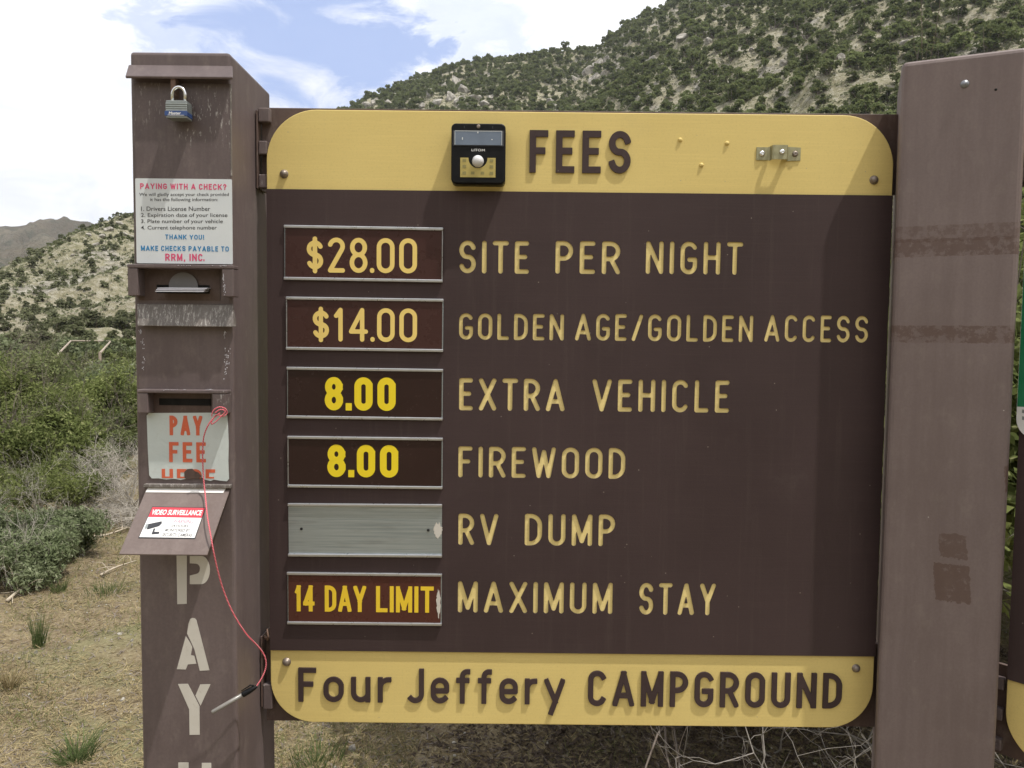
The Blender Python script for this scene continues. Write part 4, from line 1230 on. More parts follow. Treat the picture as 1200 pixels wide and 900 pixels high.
# stencilled letters, painted on the face; corners in the photograph
def stencil(polys):
    for pl in polys:
        cs = [[fp(x, y) for x, y in c] for c in pl]
        plate('stencil_letter', cs, YP - .0004, .0006, M['stencil'], post)
bowl = [(222.5, 651.5)] + [(236 + 10 * math.cos(math.radians(t)), 668 - 16.5 * math.sin(math.radians(t))) for t in range(90, -91, -12)] + [(222.5, 684.5), (222.5, 674.5)] + \
       [(230 + 4.5 * math.cos(math.radians(t)), 666.5 - 6 * math.sin(math.radians(t))) for t in range(-90, 91, 30)] + [(222.5, 660)]
stencil([[[(207, 651), (219, 651), (219, 707.5), (207.8, 708)]], [bowl]])
Z5 = lambda a, b: (140 + a / 4.5, 700 + b / 4.5)
stencil([[[Z5(*q) for q in [(357, 190), (364, 140), (373, 114), (385, 109), (398, 111), (406, 120), (475, 384), (424, 387), (396, 275), (372, 222)]]],
         [[Z5(*q) for q in [(350, 205), (372, 238), (384, 262), (376, 305), (394, 308), (406, 350), (361, 353), (350, 380), (303, 378)]]]])
stencil([[[Z5(*q) for q in [(309, 457), (361, 456), (422, 573), (424, 724), (370, 725), (368, 590)]]], [[Z5(*q) for q in [(426, 459), (480, 458), (428, 571), (401, 518)]]]])
stencil([[[(209, 893.5), (221, 893.5), (221.5, 950), (210, 950)]], [[(236.5, 894), (247.5, 894), (248.5, 950), (237, 950)]], [[(223, 917), (234.5, 917), (234.5, 927), (223, 927)]]])

# ================================================================== PADLOCK
a, b = P(193.5, 117, YP - .032), P(219, 138, YP - .032)
lx0, lx1, lz1, lz0 = a.x, b.x, a.z, b.z
pad = thing('padlock', 'laminated steel padlock with a blue band hanging at the top of the payment post', 'padlock', ((lx0 + lx1) / 2, YP - .02, lz0))
yl0, yl1 = YP - .032, YP - .009
n = 8; hh = (lz1 - lz0)
for i in range(n):
    z0_ = lz0 + hh * i / n; z1_ = lz0 + hh * (i + 1) / n - .0003
    k = .0007 if i in (0, n - 1) else 0
    band = 1 <= i <= 2
    MB().box(lx0 + k, lx1 - k, yl0 + k, yl1 - k, z0_, z1_, .0007, 1).build('lamination', M['lock_blue'] if band else M['lock_steel'], pad)
mxl = (lx0 + lx1) / 2; yc = (yl0 + yl1) / 2; rw = (lx1 - lx0) * .30
MB().tube([(mxl - rw, yc, lz1 - .002), (mxl - rw, yc, lz1 + .012)] + [(mxl - rw * math.cos(math.radians(t)), yc, lz1 + .012 + rw * 1.15 * math.sin(math.radians(t))) for t in range(12, 169, 12)] + [(mxl + rw, yc, lz1 + .012), (mxl + rw, yc, lz1 - .002)], .0028, 10).build('shackle', M['chrome'], pad, True)
zb0 = lz0 + hh * 1 / n; zb1 = lz0 + hh * 3 / n
MB().box(lx0 - .0008, lx1 + .0008, yl0 - .0010, yl0 - .0002, zb0 - .0005, zb1, .0002, 1).build('name_band', M['lock_blue'], pad)
flat_text('band_lettering', 'Master', lx0 + .006, lx1 - .009, zb0 + .0012, zb1 - .0012, lambda u, v: (u, yl0 - .0012, v), M['print_white'], pad, .02, .15)
MB().box(lx0 + .004, lx1 - .004, yl0 - .0013, yl0 - .0011, zb0 - .0002, zb0 + .0004, 0).build('white_line', M['print_white'], pad)

# ================================================================== STRING AND PEN
pen = thing('pen_on_string', 'clear pen with black cap hanging on a red string from the payment post', 'pen', (P(262, 484, YP - .03).x, YP - .03, P(262, 484, YP).z))
def smooth_path(pts, n=10):
    out = []
    for i in range(len(pts) - 1):
        p0 = pts[max(i - 1, 0)]; p1 = pts[i]; p2 = pts[i + 1]; p3 = pts[min(i + 2, len(pts) - 1)]
        for k in range(n):
            t = k / n
            out.append(.5 * ((2 * p1) + (p2 - p0) * t + (2 * p0 - 5 * p1 + 4 * p2 - p3) * t * t + (3 * p1 - p0 - 3 * p2 + p3) * t ** 3))
    return out + [pts[-1]]
cord = [(258, 484, .0285), (250, 490, .032), (243, 500, .034), (238.5, 514, .030), (237.5, 535, .022), (238.5, 560, .017), (240.5, 580, .024), (243, 605, .058), (247, 628, .080), (250, 645, .086), (255, 668, .078), (262, 692, .066),
        (273, 718, .055), (288, 742, .042), (303, 758, .026), (310.5, 770, .018), (311.5, 782, .016), (307, 794, .020), (300, 805, .026)]
MB().tube(smooth_path([P(x, y, YP - d) for x, y, d in cord]), .00115, 7).build('string', M['string'], pen, True)
loop = [(248, 488, .030), (250, 481, .031), (257, 477, .030), (264, 479, .0285), (266, 484, .026), (261, 488, .030), (254, 486, .032), (249, 492, .033), (248, 497, .033), (253, 494, .034), (259, 488, .032), (264, 482, .030), (258, 480, .033), (252, 484, .034)]
MB().tube(smooth_path([P(x, y, YP - d) for x, y, d in loop]), .0010, 6).build('knot', M['string'], pen, True)
A = P(300, 805, YP - .026); B = P(248, 835, YP - .050)
ax = (B - A); L = ax.length; ax.normalize()
MB().lathe([(.0018, -.002), (.0036, .002), (.0050, .012), (.0052, .022), (.0050, .024), (0, .025)], A, ax, 12).build('cap', M['black_plastic'], pen, True)
MB().lathe([(0, .020), (.0036, .021), (.0036, L - .003), (.0030, L - .0005), (.0012, L), (0, L)], A, ax, 12).build('barrel', M['pen_clear'], pen, True)
cl = A + ax * .004 + CU * .006
MB().tube([A + ax * .004 + CU * .004, A + ax * .010 + CU * .0085, A + ax * .026 + CU * .0075], [.0016, .0015, .0008], 6).build('cap_clip', M['black_plastic'], pen, True)

# ================================================================== RIGHT POST
rp = thing('sign_post', 'wide faded brown steel post with rusty tape marks, right of the fee board', 'post', RPA, RP_ANG)
MB().box(0, RPW, 0, .176, -.3, RP_TOP, .009, 3).build('post_body', M['faded_paint'], rp, local=True)
u, z = rp_local(1130.5, 98.5)
MB().lathe([(.0066, 0), (.0066, .0008), (.0060, .0012), (.0042, .0028), (.0018, .0038), (0, .0042)], (u, -.0001, z), (0, -1, 0), 18).build('screw', M['dull_screw'], rp, True, local=True)
u, z = rp_local(1167, 105)
MB().lathe([(.0022, 0), (.0016, .0008), (0, .0009)], (u, -.0001, z), (0, -1, 0), 10).build('screw_hole', M['slot'], rp, True, local=True)

# ================================================================== SECOND BOARD (mirror of the first about the post)
mid = (RPA + RPB) / 2; axd = Vector((-RPN.x, -RPN.y, 0))           # axd points back from the face
def mirror(p):
    v = Vector((p[0], p[1], 0)) - mid
    k = v.dot(axd)
    return mid + 2 * k * axd - v
nb = mirror((bx1, YB)); nb2 = mirror((bx0, YB))
ang2 = math.atan2((nb2 - nb).y, (nb2 - nb).x)
ez0 = (nb2 - nb).normalized()
for _k in range(60):                      # slide it along itself until its left edge clears the post as in the photograph
    if project((nb.x, nb.y, P(1190, 600, nb.y).z))[0] >= 1189.5: break
    nb = nb + ez0 * .0015
print('board2', nb, math.degrees(ang2), project((nb.x, nb.y, .9)), project((nb.x, nb.y, 1.6)))
s2 = thing('notice_sign', 'brown and yellow sign with a green and white notice, cut off at the right edge', 'sign', nb, ang2)
WD = bx1 - bx0
W2X = .0
z0_2, z1_2 = bz0, bz1
make_board(s2, 0, WD, z0_2, z1_2, zt, zb, [], local=True, y0=0)
pn = Ppl(1192, 440, nb, Vector((math.sin(ang2), -math.cos(ang2), 0)))
ez = Vector((math.cos(ang2), math.sin(ang2), 0))
N2 = Vector((math.sin(ang2), -math.cos(ang2), 0))
def s2l(x, y, k=.009):
    w = Ppl(x, y, nb + N2 * k, N2); return (w - nb).dot(ez), w.z
ul, _ = s2l(1192, 470); _, zg = s2l(1194, 476.5); _, zbm = s2l(1199, 515); _, zgt = s2l(1198.5, 291); _, ztp = s2l(1199, 233)
print('green', ul, zg, zbm, zgt, ztp)
nt_ = plate('notice_panel', [rrect(ul, ul + .60, zbm, ztp, .035)], -.009, .0045, M['print_white'], s2, local=True)
nt_['label'] = 'white notice panel with a green field'
plate('green_field', [[(ul + .0005, zg), (ul + .598, zg), (ul + .598, zgt), (ul + .0005, zgt)]], -.0093, .0002, M['green_print'], nt_, local=True)
for (x, y) in ((1199.3, 482), (1199.3, 490)):
    uu, zz = s2l(x, y)
    plate('printed_mark', [rrect(uu - .002, uu + .003, zz - .003, zz + .003, 0)], -.0094, .0002, M['lock_steel'], nt_, local=True)
# its straps reach back to the post
for (za, zb_) in ((tz0, tz1), (lz0_bar, lz1_bar)):
    MB().box(-.0235, WD + .02, .018, .026, za, zb_, .001).build('mounting_bar', M['bracket_paint'], s2, local=True)
    for k in range(3):
        zc = za + (zb_ - za) * (.12 + .34 * k)
        MB().box(-.022, -.006, .004, .0178, zc - .010, zc + .012, .002).build('weld_tab', M['brown_chipped'], s2, local=True)

# ================================================================== VEGETATION
def leaf_quads(C, N_, S, rng, aspect=1.5):
    """one small quad at each centre; N_ rough facing, S sizes"""
    n = len(C)
    R = rng.normal(size=(n, 3)); Nn = N_ + R * .9
    Nn /= np.linalg.norm(Nn, axis=1, keepdims=True) + 1e-9
    T = np.cross(Nn, rng.normal(size=(n, 3))); T /= np.linalg.norm(T, axis=1, keepdims=True) + 1e-9
    B = np.cross(Nn, T)
    a = (S * .5)[:, None]
    V = np.stack([C - T * a * aspect, C - B * a * .8, C + T * a * aspect, C + B * a * .8], 1).reshape(-1, 3)
    F = np.arange(n * 4).reshape(-1, 4)
    return V, F
def lumpy_crown(n, rx, rz, leaf, rng, lobes=9, flat=.0):
    """leaves gathered in overlapping clumps"""
    C = []; Nn = []
    lc = []
    for i in range(lobes):
        a = rng.uniform(0, 2 * math.pi); q = rng.uniform(.0, .62) ** .8
        zc = rng.uniform(.12, .76); sh = 1 - .75 * max(0, zc - .35)
        lc.append((math.cos(a) * q * rx * sh, math.sin(a) * q * rx * sh, zc * rz, rng.uniform(.28, .50) * rx * (1.15 - .5 * zc)))
    lc = np.array(lc)
    k = rng.integers(0, lobes, n)
    D = rng.normal(size=(n, 3)); D /= np.linalg.norm(D, axis=1, keepdims=True)
    D[:, 2] = np.where(D[:, 2] < -.3, -D[:, 2], D[:, 2])
    rr = rng.uniform(.62, 1.06, n) ** .7
    P_ = lc[k, :3] + D * (lc[k, 3] * rr)[:, None] * np.array([1, 1, .95])
    P_[:, 2] = np.maximum(P_[:, 2], .04 * rz)
    V, F = leaf_quads(P_, D + np.array([0, 0, .35]), leaf * rng.uniform(.6, 1.35, n), rng)
    return V, F
def tube_segments(segs, n=3):
    """segs: rows x0 y0 z0 x1 y1 z1 r0 r1 -> open prisms"""
    S_ = np.asarray(segs, dtype=float)
    a, b, r0, r1 = S_[:, :3], S_[:, 3:6], S_[:, 6], S_[:, 7]
    t = b - a; t /= np.linalg.norm(t, axis=1, keepdims=True) + 1e-9
    ref = np.where(np.abs(t[:, 2:3]) < .9, np.array([[0, 0, 1.0]]), np.array([[1.0, 0, 0]]))
    u = np.cross(t, ref); u /= np.linalg.norm(u, axis=1, keepdims=True) + 1e-9
    w = np.cross(t, u)
    Vs = []
    for k in range(n):
        an = 2 * math.pi * k / n
        Vs.append(a + (u * math.cos(an) + w * math.sin(an)) * r0[:, None])
    for k in range(n):
        an = 2 * math.pi * k / n
        Vs.append(b + (u * math.cos(an) + w * math.sin(an)) * r1[:, None])
    V = np.stack(Vs, 1).reshape(-1, 3)
    m = len(S_); base = np.arange(m)[:, None] * 2 * n
    F = np.concatenate([base + np.array([[k, (k + 1) % n, n + (k + 1) % n, n + k]]) for k in range(n)])
    return V, F
def twigs(rng, stems, length, r0, levels=4, spread=.5, splits=3, up=.25, start=None, curl=.28, lean=(0, 0)):
    out = []
    def grow(p, d, L, r, lev):
        n = 4
        q = p
        for i in range(n):
            d = d + rng.normal(size=3) * curl * .5 + np.array([0, 0, up * .12]); d /= np.linalg.norm(d)
            q2 = q + d * L / n
            if q2[2] < .01: q2[2] = .01
            out.append((*q, *q2, r * (1 - .15 * i), r * (1 - .15 * (i + 1))))
            q = q2
            if lev > 0 and i >= 1:
                for _ in range(splits - 1 if i < n - 1 else splits):
                    if rng.random() < .8:
                        dd = d + rng.normal(size=3) * spread; dd /= np.linalg.norm(dd)
                        grow(q, dd, L * rng.uniform(.45, .72), r * .52, lev - 1)
    for s_ in range(stems):
        a = rng.uniform(0, 2 * math.pi); e = rng.uniform(.35, 1.3)
        d = np.array([math.cos(a) * math.cos(e) + lean[0], math.sin(a) * math.cos(e) + lean[1], math.sin(e)]); d /= np.linalg.norm(d)
        p = np.array([rng.normal() * .05, rng.normal() * .05, 0.0]) if start is None else np.array(start)
        grow(p, d, length * rng.uniform(.7, 1.1), r0 * rng.uniform(.7, 1.1), levels)
    return out

# ---- thin air haze over the canyon: far slopes pale a little
hz = MB().box(-3650, 3650, -3650, 3650, -30, 330).build('haze', None)
def haze_mat():
    m, nt, out = new_mat('haze_air')
    v = nt.nodes.new('ShaderNodeVolumePrincipled')
    v.inputs['Color'].default_value = (.93, .96, 1, 1); v.inputs['Density'].default_value = .00020; v.inputs['Anisotropy'].default_value = .2
    nt.links.new(v.outputs[0], out.inputs['Volume']); return m
hz.data.materials.append(haze_mat()); tag(hz, 'thin pale haze in the canyon air', 'haze', kind='stuff')

# ---- junipers on the hillside
rng = np.random.default_rng(5)
CR_BIG = [np_mesh('juniper_crown', *lumpy_crown(900, .52, .92, .085, rng, 10)) for _ in range(6)]
CR_SML = [np_mesh('juniper_crown_small', *lumpy_crown(260, .52, .90, .15, rng, 7)) for _ in range(5)]
SML_RAW = [lumpy_crown(105, .52, .90, .21, rng, 6) for _ in range(6)]
def trunk_mesh():
    sg = []
    for k in range(4):
        a = rng.uniform(0, 6.28); p = np.array([0, 0, -.08]); d = np.array([math.cos(a) * .45, math.sin(a) * .45, 1.0])
        for i in range(3):
            q = p + d * .2 + rng.normal(size=3) * .03
            sg.append((*p, *q, .035 - .008 * i, .027 - .008 * i)); p = q
    return np_mesh('juniper_trunk', *tube_segments(sg, 5))
CR_BIGL = [m_.copy() for m_ in CR_BIG[:4]]; CR_SMLL = [m_.copy() for m_ in CR_SML]
for m_ in CR_BIGL + CR_SMLL: m_.name = 'shrub_crown'; m_.materials.append(M['shrub_pale'])
TRUNKS = [trunk_mesh() for _ in range(3)]
for m_ in CR_BIG + CR_SML: m_.materials.append(M['juniper'])
for m_ in TRUNKS: m_.materials.append(M['bark'])

def hill_point(x, y):
    """first point of the hillside seen at a pixel"""
    d = _f * FPX + CR * (x - CXP) + CU * (CYP - y)
    d = d / math.hypot(d.x, d.y)
    ts = np.linspace(45, 420, 3000)
    Xs, Ys, Zs = CAM.x + d.x * ts, CAM.y + d.y * ts, CAM.z + d.z * ts
    hit = np.nonzero(height(Xs, Ys) > Zs)[0]
    if len(hit) == 0: return None
    i = hit[0]; return float(Xs[i]), float(Ys[i]), float(height(Xs[i:i + 1], Ys[i:i + 1])[0])
crags = [(505, 112, 7), (520, 104, 9), (535, 99, 10), (528, 116, 9), (545, 108, 10), (556, 117, 9), (512, 122, 8), (540, 121, 8), (568, 124, 7), (576, 116, 6),
         (673, 95, 6), (690, 86, 9), (702, 78, 9), (697, 95, 8), (712, 72, 7), (708, 88, 6), (757, 66, 9), (765, 72, 7), (644, 122, 7), (651, 127, 6), (440, 121, 6), (430, 124, 6), (462, 115, 5), (455, 122, 5), (485, 97, 5), (494, 103, 6), (495, 126, 6),
         (800, 46, 8), (828, 42, 6), (831, 50, 6), (880, 60, 5), (917, 76, 6), (985, 70, 6), (1060, 52, 6)]
CP = [(hill_point(x, y), s_) for x, y, s_ in crags]
CP = [(q[0], q[1], max(1.5, s_ / FPX * math.hypot(q[0], q[1]) * 1.05)) for q, s_ in CP if q]
N_TRY = 58000
ph = np.concatenate([rng.uniform(-.80, .72, 34000), rng.uniform(-1.30, -.80, 10500), rng.uniform(.72, 1.30, 13500)])
rr_ = np.sqrt(rng.uniform(52 ** 2, 345 ** 2, N_TRY))
X = rr_ * np.sin(ph); Y = rr_ * np.cos(ph)
dr_ = np.interp(ph, _phi, _dst)
dens = fbm(X * .035, Y * .035, 91, 4) * 1.0
Zt = height(X, Y)
kept = []
grid = {}
for i in range(N_TRY):
    if rr_[i] > dr_[i] + 2: continue
    left = ph[i] < -.30
    # share of the slope that is wooded: dense to the right and high up, thin at the left and low
    t = (rr_[i] - FOOT) / (dr_[i] - FOOT)
    if left: pr = .52 + .8 * dens[i] + (.25 if t < .22 else 0)
    else: pr = .80 + .5 * min(1, t * 1.7) + 1.2 * dens[i]
    if rng.random() > pr: continue
    if left: s_ = .65 + 1.0 * rng.random() ** 2.2 + (rng.uniform(.1, .9) if t < .22 else 0)
    else: s_ = 1.4 + 2.9 * rng.random() ** 1.6
    x_, y_ = X[i], Y[i]
    key = (int(x_ // 5), int(y_ // 5)); ok = not any((x_ - a_) ** 2 + (y_ - b_) ** 2 < c_ * c_ or (abs(x_ * b_ / y_ - a_) < c_ * .8 and 0 < b_ - y_ < 14 and rng.random() < .8) for a_, b_, c_ in CP)
    for a in (-1, 0, 1):
        for b in (-1, 0, 1):
            for (xx, yy, ss) in grid.get((key[0] + a, key[1] + b), ()):
                if (xx - x_) ** 2 + (yy - y_) ** 2 < ((.42 if left else .335) * (ss + s_)) ** 2: ok = False
    if not ok: continue
    grid.setdefault(key, []).append((x_, y_, s_))
    u, v = project((x_, y_, Zt[i] + s_ * .5))
    px = s_ / math.hypot(x_, y_) * FPX
    vis = (-70 < u < 178 and 225 < v < 400) or (330 < u < 1060 and -30 < v < 142) or (1040 <= u < 1290 and -30 < v < 90)
    kept.append((vis, px, x_, y_, Zt[i], s_, left, u, v, t))
vis_ = sorted([k for k in kept if k[0]], key=lambda k: -k[1])
L_ = [k for k in vis_ if k[6]]; R_ = [k for k in vis_ if not k[6]]
print('junipers: seen', len(L_), len(R_), 'all', len(kept))
def put_tree(k, i):
    vis, px, x_, y_, z_, s_, left, u, v, t = k
    if left:
        nm, ca = 'juniper_shrub', 'shrub'
        sz = 'small' if px < 9 else ('mid-sized' if px < 15 else 'large')
        if t > .86: lb = '%s shrub along the crest of the pale slope %s' % (sz, 'beside the payment post' if u > 110 else 'nearer the brown mountain')
        else:
            wh = 'low on' if v > 345 else ('halfway up' if v > 300 else 'high on')
            sd_ = 'close to the payment post' if u > 100 else ('at the picture edge' if u < 45 else 'between picture edge and payment post')
            lb = '%s shrub %s the pale slope, %s' % (sz, wh, sd_)
        gp = 'shrubs: ' + lb
    else:
        nm, ca = 'juniper_tree', 'tree'
        lm = 'the left shoulder of the board' if u < 520 else 'the solar light' if u < 600 else 'the word FEES' if u < 745 else 'the screw stubs' if u < 865 else 'the metal strap' if u < 950 else 'the right end of the board' if u < 1050 else 'the wide faded post'
        sz = 'tiny' if px < 9 else 'small' if px < 14 else 'mid-sized' if px < 20 else 'large'
        if t > .90: lb = '%s juniper on the skyline above %s' % (sz, lm)
        elif v > 100 and u < 1050: lb = '%s juniper just over the board, above %s' % (sz, lm)
        elif v > 50 and u < 1050: lb = '%s juniper midway up the slope, above %s' % (sz, lm)
        else: lb = '%s juniper high on the slope, above %s' % (sz, lm)
        gp = 'junipers: ' + lb
    rz = rng.uniform(0, 6.28)
    sc = (s_ * rng.uniform(.95, 1.25), s_ * rng.uniform(.95, 1.25), s_ * rng.uniform(.8, 1.05))
    if px > 13 and not (left and px < 16):
        o = thing(nm, lb, ca, (x_, y_, z_ - .05 * s_), rz, gp); o.scale = sc
        c = bpy.data.objects.new('crown', random.choice(CR_BIGL if left else CR_BIG)); col.objects.link(c); c.parent = o
        c = bpy.data.objects.new('trunk', random.choice(TRUNKS)); col.objects.link(c); c.parent = o
    else:
        o = bpy.data.objects.new(nm, random.choice(CR_SMLL if left else CR_SML)); col.objects.link(o)
        o.location = (x_, y_, z_ - .05 * s_); o.rotation_euler = (0, 0, rz); o.scale = sc
        tag(o, lb, ca, gp)
for i, k in enumerate(L_[:290]): put_tree(k, i)
for i, k in enumerate(R_[:300]): put_tree(k, i)
# the smallest and those hidden from here: one mass
rest = L_[290:] + R_[300:] + [k for k in kept if not k[0]]
VV, FF, o_ = [], [], 0
for k in rest:
    V, F = SML_RAW[rng.integers(0, 6)]
    a = rng.uniform(0, 6.28); c, s = math.cos(a), math.sin(a)
    W = V * k[5] * 1.08
    W = np.stack([W[:, 0] * c - W[:, 1] * s + k[2], W[:, 0] * s + W[:, 1] * c + k[3], W[:, 2] + k[4] - .05 * k[5]], -1)
    VV.append(W); FF.append(F + o_); o_ += len(V)
if VV:
    w_ = link('juniper_woodland', np_mesh('juniper_woodland', np.concatenate(VV), np.concatenate(FF)), M['juniper'])
    tag(w_, 'small dark junipers massed over the rest of the hillside', 'woodland', kind='stuff')
# ---- low scrub between them
n = 90000
ph = rng.uniform(-.72, .66, n); r_ = np.sqrt(rng.uniform(50 ** 2, 300 ** 2, n))
X = r_ * np.sin(ph); Y = r_ * np.cos(ph)
uu = 600 + 900 * np.tan(ph)
ok = (r_ < np.interp(ph, _phi, _dst)) & ((uu < 200) | (uu > 380)) & (rng.random(n) < .70 + fbm(X * .06, Y * .06, 44, 3))
X, Y = X[ok], Y[ok]; Z = height(X, Y); n = len(X)
k = 8
S_ = rng.uniform(.3, .85, n) ** 1.0 * np.where(X / Y < -.3, .8, 1.0)
C = np.repeat(np.stack([X, Y, Z], -1), k, 0); D = rng.normal(size=(n * k, 3)); D /= np.linalg.norm(D, axis=1, keepdims=True); D[:, 2] = np.abs(D[:, 2])
C = C + D * np.repeat(S_, k)[:, None] * np.array([.55, .55, .5])
V, F = leaf_quads(C, D, np.repeat(S_, k) * .42, rng)
tag(link('sagebrush_scrub', np_mesh('sagebrush_scrub', V, F), M['scrub']), 'low grey green scrub scattered over the pale slopes', 'scrub', kind='stuff')
print('scrub', n)
# ---- pale crags near the ridge and a few boulders
def rock_mesh(name, seed, sub=2):
    bm = bmesh.new(); bmesh.ops.create_icosphere(bm, subdivisions=sub, radius=1)
    r = random.Random(seed)
    pl = [(Vector((r.gauss(0, 1), r.gauss(0, 1), r.gauss(0, 1))).normalized(), r.uniform(.45, .85)) for _ in range(9)]
    for v in bm.verts:
        for nn, dd in pl:
            q = v.co.dot(nn)
            if q > dd: v.co -= nn * (q - dd)
        v.co *= 1 + r.uniform(-.05, .05)
    me = bpy.data.meshes.new(name); bm.to_mesh(me); bm.free(); return me
def rock_mat():
    m, nt, out = new_mat('pale_rock'); N = NT(nt)
    v = N.coord(); a = N.noise(v, 1.6, 6, .7); oi = N.n('ShaderNodeObjectInfo')
    c = N.mix(N.ramp(a, .38, .62), (.20, .185, .16), (.42, .395, .35))
    b = N.bsdf(c, .95, 0, N.bump(a, .9, .25), .1)
    N.l(b.outputs[0], out.inputs[0]); return m
M['rock'] = rock_mat()
ROCKS = [rock_mesh('crag', 40 + i, 3) for i in range(5)]
for m_ in ROCKS: m_.materials.append(M['rock'])
for (x, y, s_) in crags:
    q = hill_point(x, y)
    if q is None: continue
    k = s_ / FPX * math.hypot(q[0], q[1]) * .85
    o = bpy.data.objects.new('crag', random.choice(ROCKS)); col.objects.link(o)
    o.location = (q[0], q[1], q[2] + k * .1); o.rotation_euler = (random.uniform(-.4, .4), random.uniform(-.4, .4), random.uniform(0, 6)); o.scale = (k * 1.2, k * random.uniform(.8, 1.2), k * random.uniform(.8, 1.3))
    if x < 600: tag(o, 'pale jagged rock of the outcrop on the low left end of the ridge', 'rock', 'crags at the low end of the ridge')
    else: tag(o, 'pale rock among junipers on the hillside right of the ridge outcrop', 'rock', 'crags among the junipers')
for (x, y, s_) in [(118, 278, 8), (128, 270, 8), (112, 288, 7), (124, 291, 6), (140, 262, 7), (147, 276, 7), (104, 275, 5), (133, 300, 5), (85, 300, 4), (150, 312, 6)]:
    q = hill_point(x, y)
    if q is None: continue
    k = s_ / FPX * math.hypot(q[0], q[1]) * .6
    o = bpy.data.objects.new('crag', random.choice(ROCKS)); col.objects.link(o)
    o.location = q; o.rotation_euler = (random.uniform(-.4, .4), random.uniform(-.4, .4), random.uniform(0, 6)); o.scale = (k * 1.2, k, k * .8)
    tag(o, 'weathered tan rock high on the pale slope just left of the payment post', 'rock', 'rocks on the left slope')

# ---- bushes near the camera
def gz(x, y): return float(ground_h(np.array([float(x)]), np.array([float(y)]))[0])
def bush(name, label, cat, x, y, rx, ry, rz, nleaf, leaf, mat, seed, lobes=14, group=None, z0=0.0, stems=7, twr=.012, twig_mat=None, tw_levels=3, aspect=1.6, lobe=(.22, .42), fill=.55):
    rg = np.random.default_rng(seed)
    o = thing(name, label, cat, (x, y, gz(x, y)), 0, group)
    lc = []
    for i in range(lobes):
        a = rg.uniform(0, 2 * math.pi); q = rg.uniform(0, 1) ** .5 * .72
        lc.append((math.cos(a) * q * rx, math.sin(a) * q * ry, z0 + rg.uniform(.25, .80) * (rz - z0) * (1.05 - .35 * q), rg.uniform(*lobe)))
    lc = np.array(lc)
    k = rg.integers(0, lobes, nleaf)
    D = rg.normal(size=(nleaf, 3)); D /= np.linalg.norm(D, axis=1, keepdims=True)
    q = rg.uniform(fill, 1.08, nleaf) ** .8
    rad_ = lc[k, 3] * q
    C = lc[k, :3] + D * rad_[:, None] * np.array([rx, ry, (rz - z0) * .8])
    # sprays: pull leaves onto little shoots
    grp = rg.integers(0, max(8, nleaf // 14), nleaf)
    sh = rg.normal(size=(grp.max() + 1, 3)) * .03
    C += sh[grp] * rx
    C = C[C[:, 2] > z0 * .9 + .02]; n_ = len(C)
    Dn = C - np.array([0, 0, rz * .35]); Dn /= np.linalg.norm(Dn, axis=1, keepdims=True)
    V, F = leaf_quads(C, Dn * .8 + np.array([0, 0, .4]), leaf * rg.uniform(.55, 1.4, n_), rg, aspect)
    link('foliage', np_mesh('foliage', V, F), mat, o, local=True)
    if stems:
        tw = twigs(rg, stems, rz * .62, twr, tw_levels, .45, 2, .5)
        Sg = np.array(tw); Sg[:, [0, 3]] *= rx / rz * 1.1; Sg[:, [1, 4]] *= ry / rz * 1.1
        V, F = tube_segments(Sg, 4)
        link('branches', np_mesh('branches', V, F), twig_mat or M['bark'], o, local=True)
    return o
GB = 'green brush behind the payment post'
def at_px(x, Y): return (x - 600) / FPX * Y
spots = [  # px, depth, rx, ry, height, label
    (-5, 7.2, .75, .7, .95, 'olive green bush at the left edge between the sagebrush and the taller green bushes', 'leaf_green'),
    (62, 7.6, .70, .7, .92, 'rounded olive bush left of the bare twiggy bush', 'leaf_green'),
    (108, 8.6, .65, .6, .85, 'olive bush right behind the bare twiggy bush', 'leaf_dark'),
    (8, 8.6, .95, .9, 1.30, 'dense green bush at the left edge behind the grey sagebrush', 'leaf_green'),
    (66, 9.2, .95, .9, 1.16, 'bright green bush left of the payment post, in front of the other brush', 'leaf_green'),
    (132, 10.0, .85, .9, 1.22, 'green bush beside the left edge of the payment post, above the dead twigs', 'leaf_green'),
    (-55, 9.5, 1.2, 1.1, 1.5, 'green bush cut by the left edge of the picture', 'leaf_green'),
    (20, 12.0, 1.5, 1.3, 1.52, 'dark green bush, tallest at the left edge below the pale slope', 'leaf_dark'),
    (-45, 13.5, 1.7, 1.5, 1.75, 'tall dark bush beyond the left edge of the picture', 'leaf_dark'),
    (88, 13.5, 1.35, 1.2, 1.18, 'olive bush in the middle distance below the timber rails', 'leaf_dark'),
    (150, 14.0, 1.25, 1.2, 1.30, 'grey green bush just left of the post beyond the bright green ones', 'leaf_sage'),
    (50, 17.5, 1.6, 1.4, 1.45, 'dark bush left of the timber rails', 'leaf_dark'),
    (215, 12.0, 1.6, 1.4, 1.25, 'green bush mostly hidden behind the payment post', 'leaf_green')]
for i, (px, Y_, rx, ry, rz, lb, mt) in enumerate(spots):
    bush('green_bush', lb, 'bush', at_px(px, Y_), Y_, rx, ry, rz, 34000 if Y_ < 11 else 22000, .021 if Y_ < 11 else .032, M[mt], 100 + i, 30, stems=14, lobe=(.10, .27), fill=.1, twr=.008, aspect=2.2)
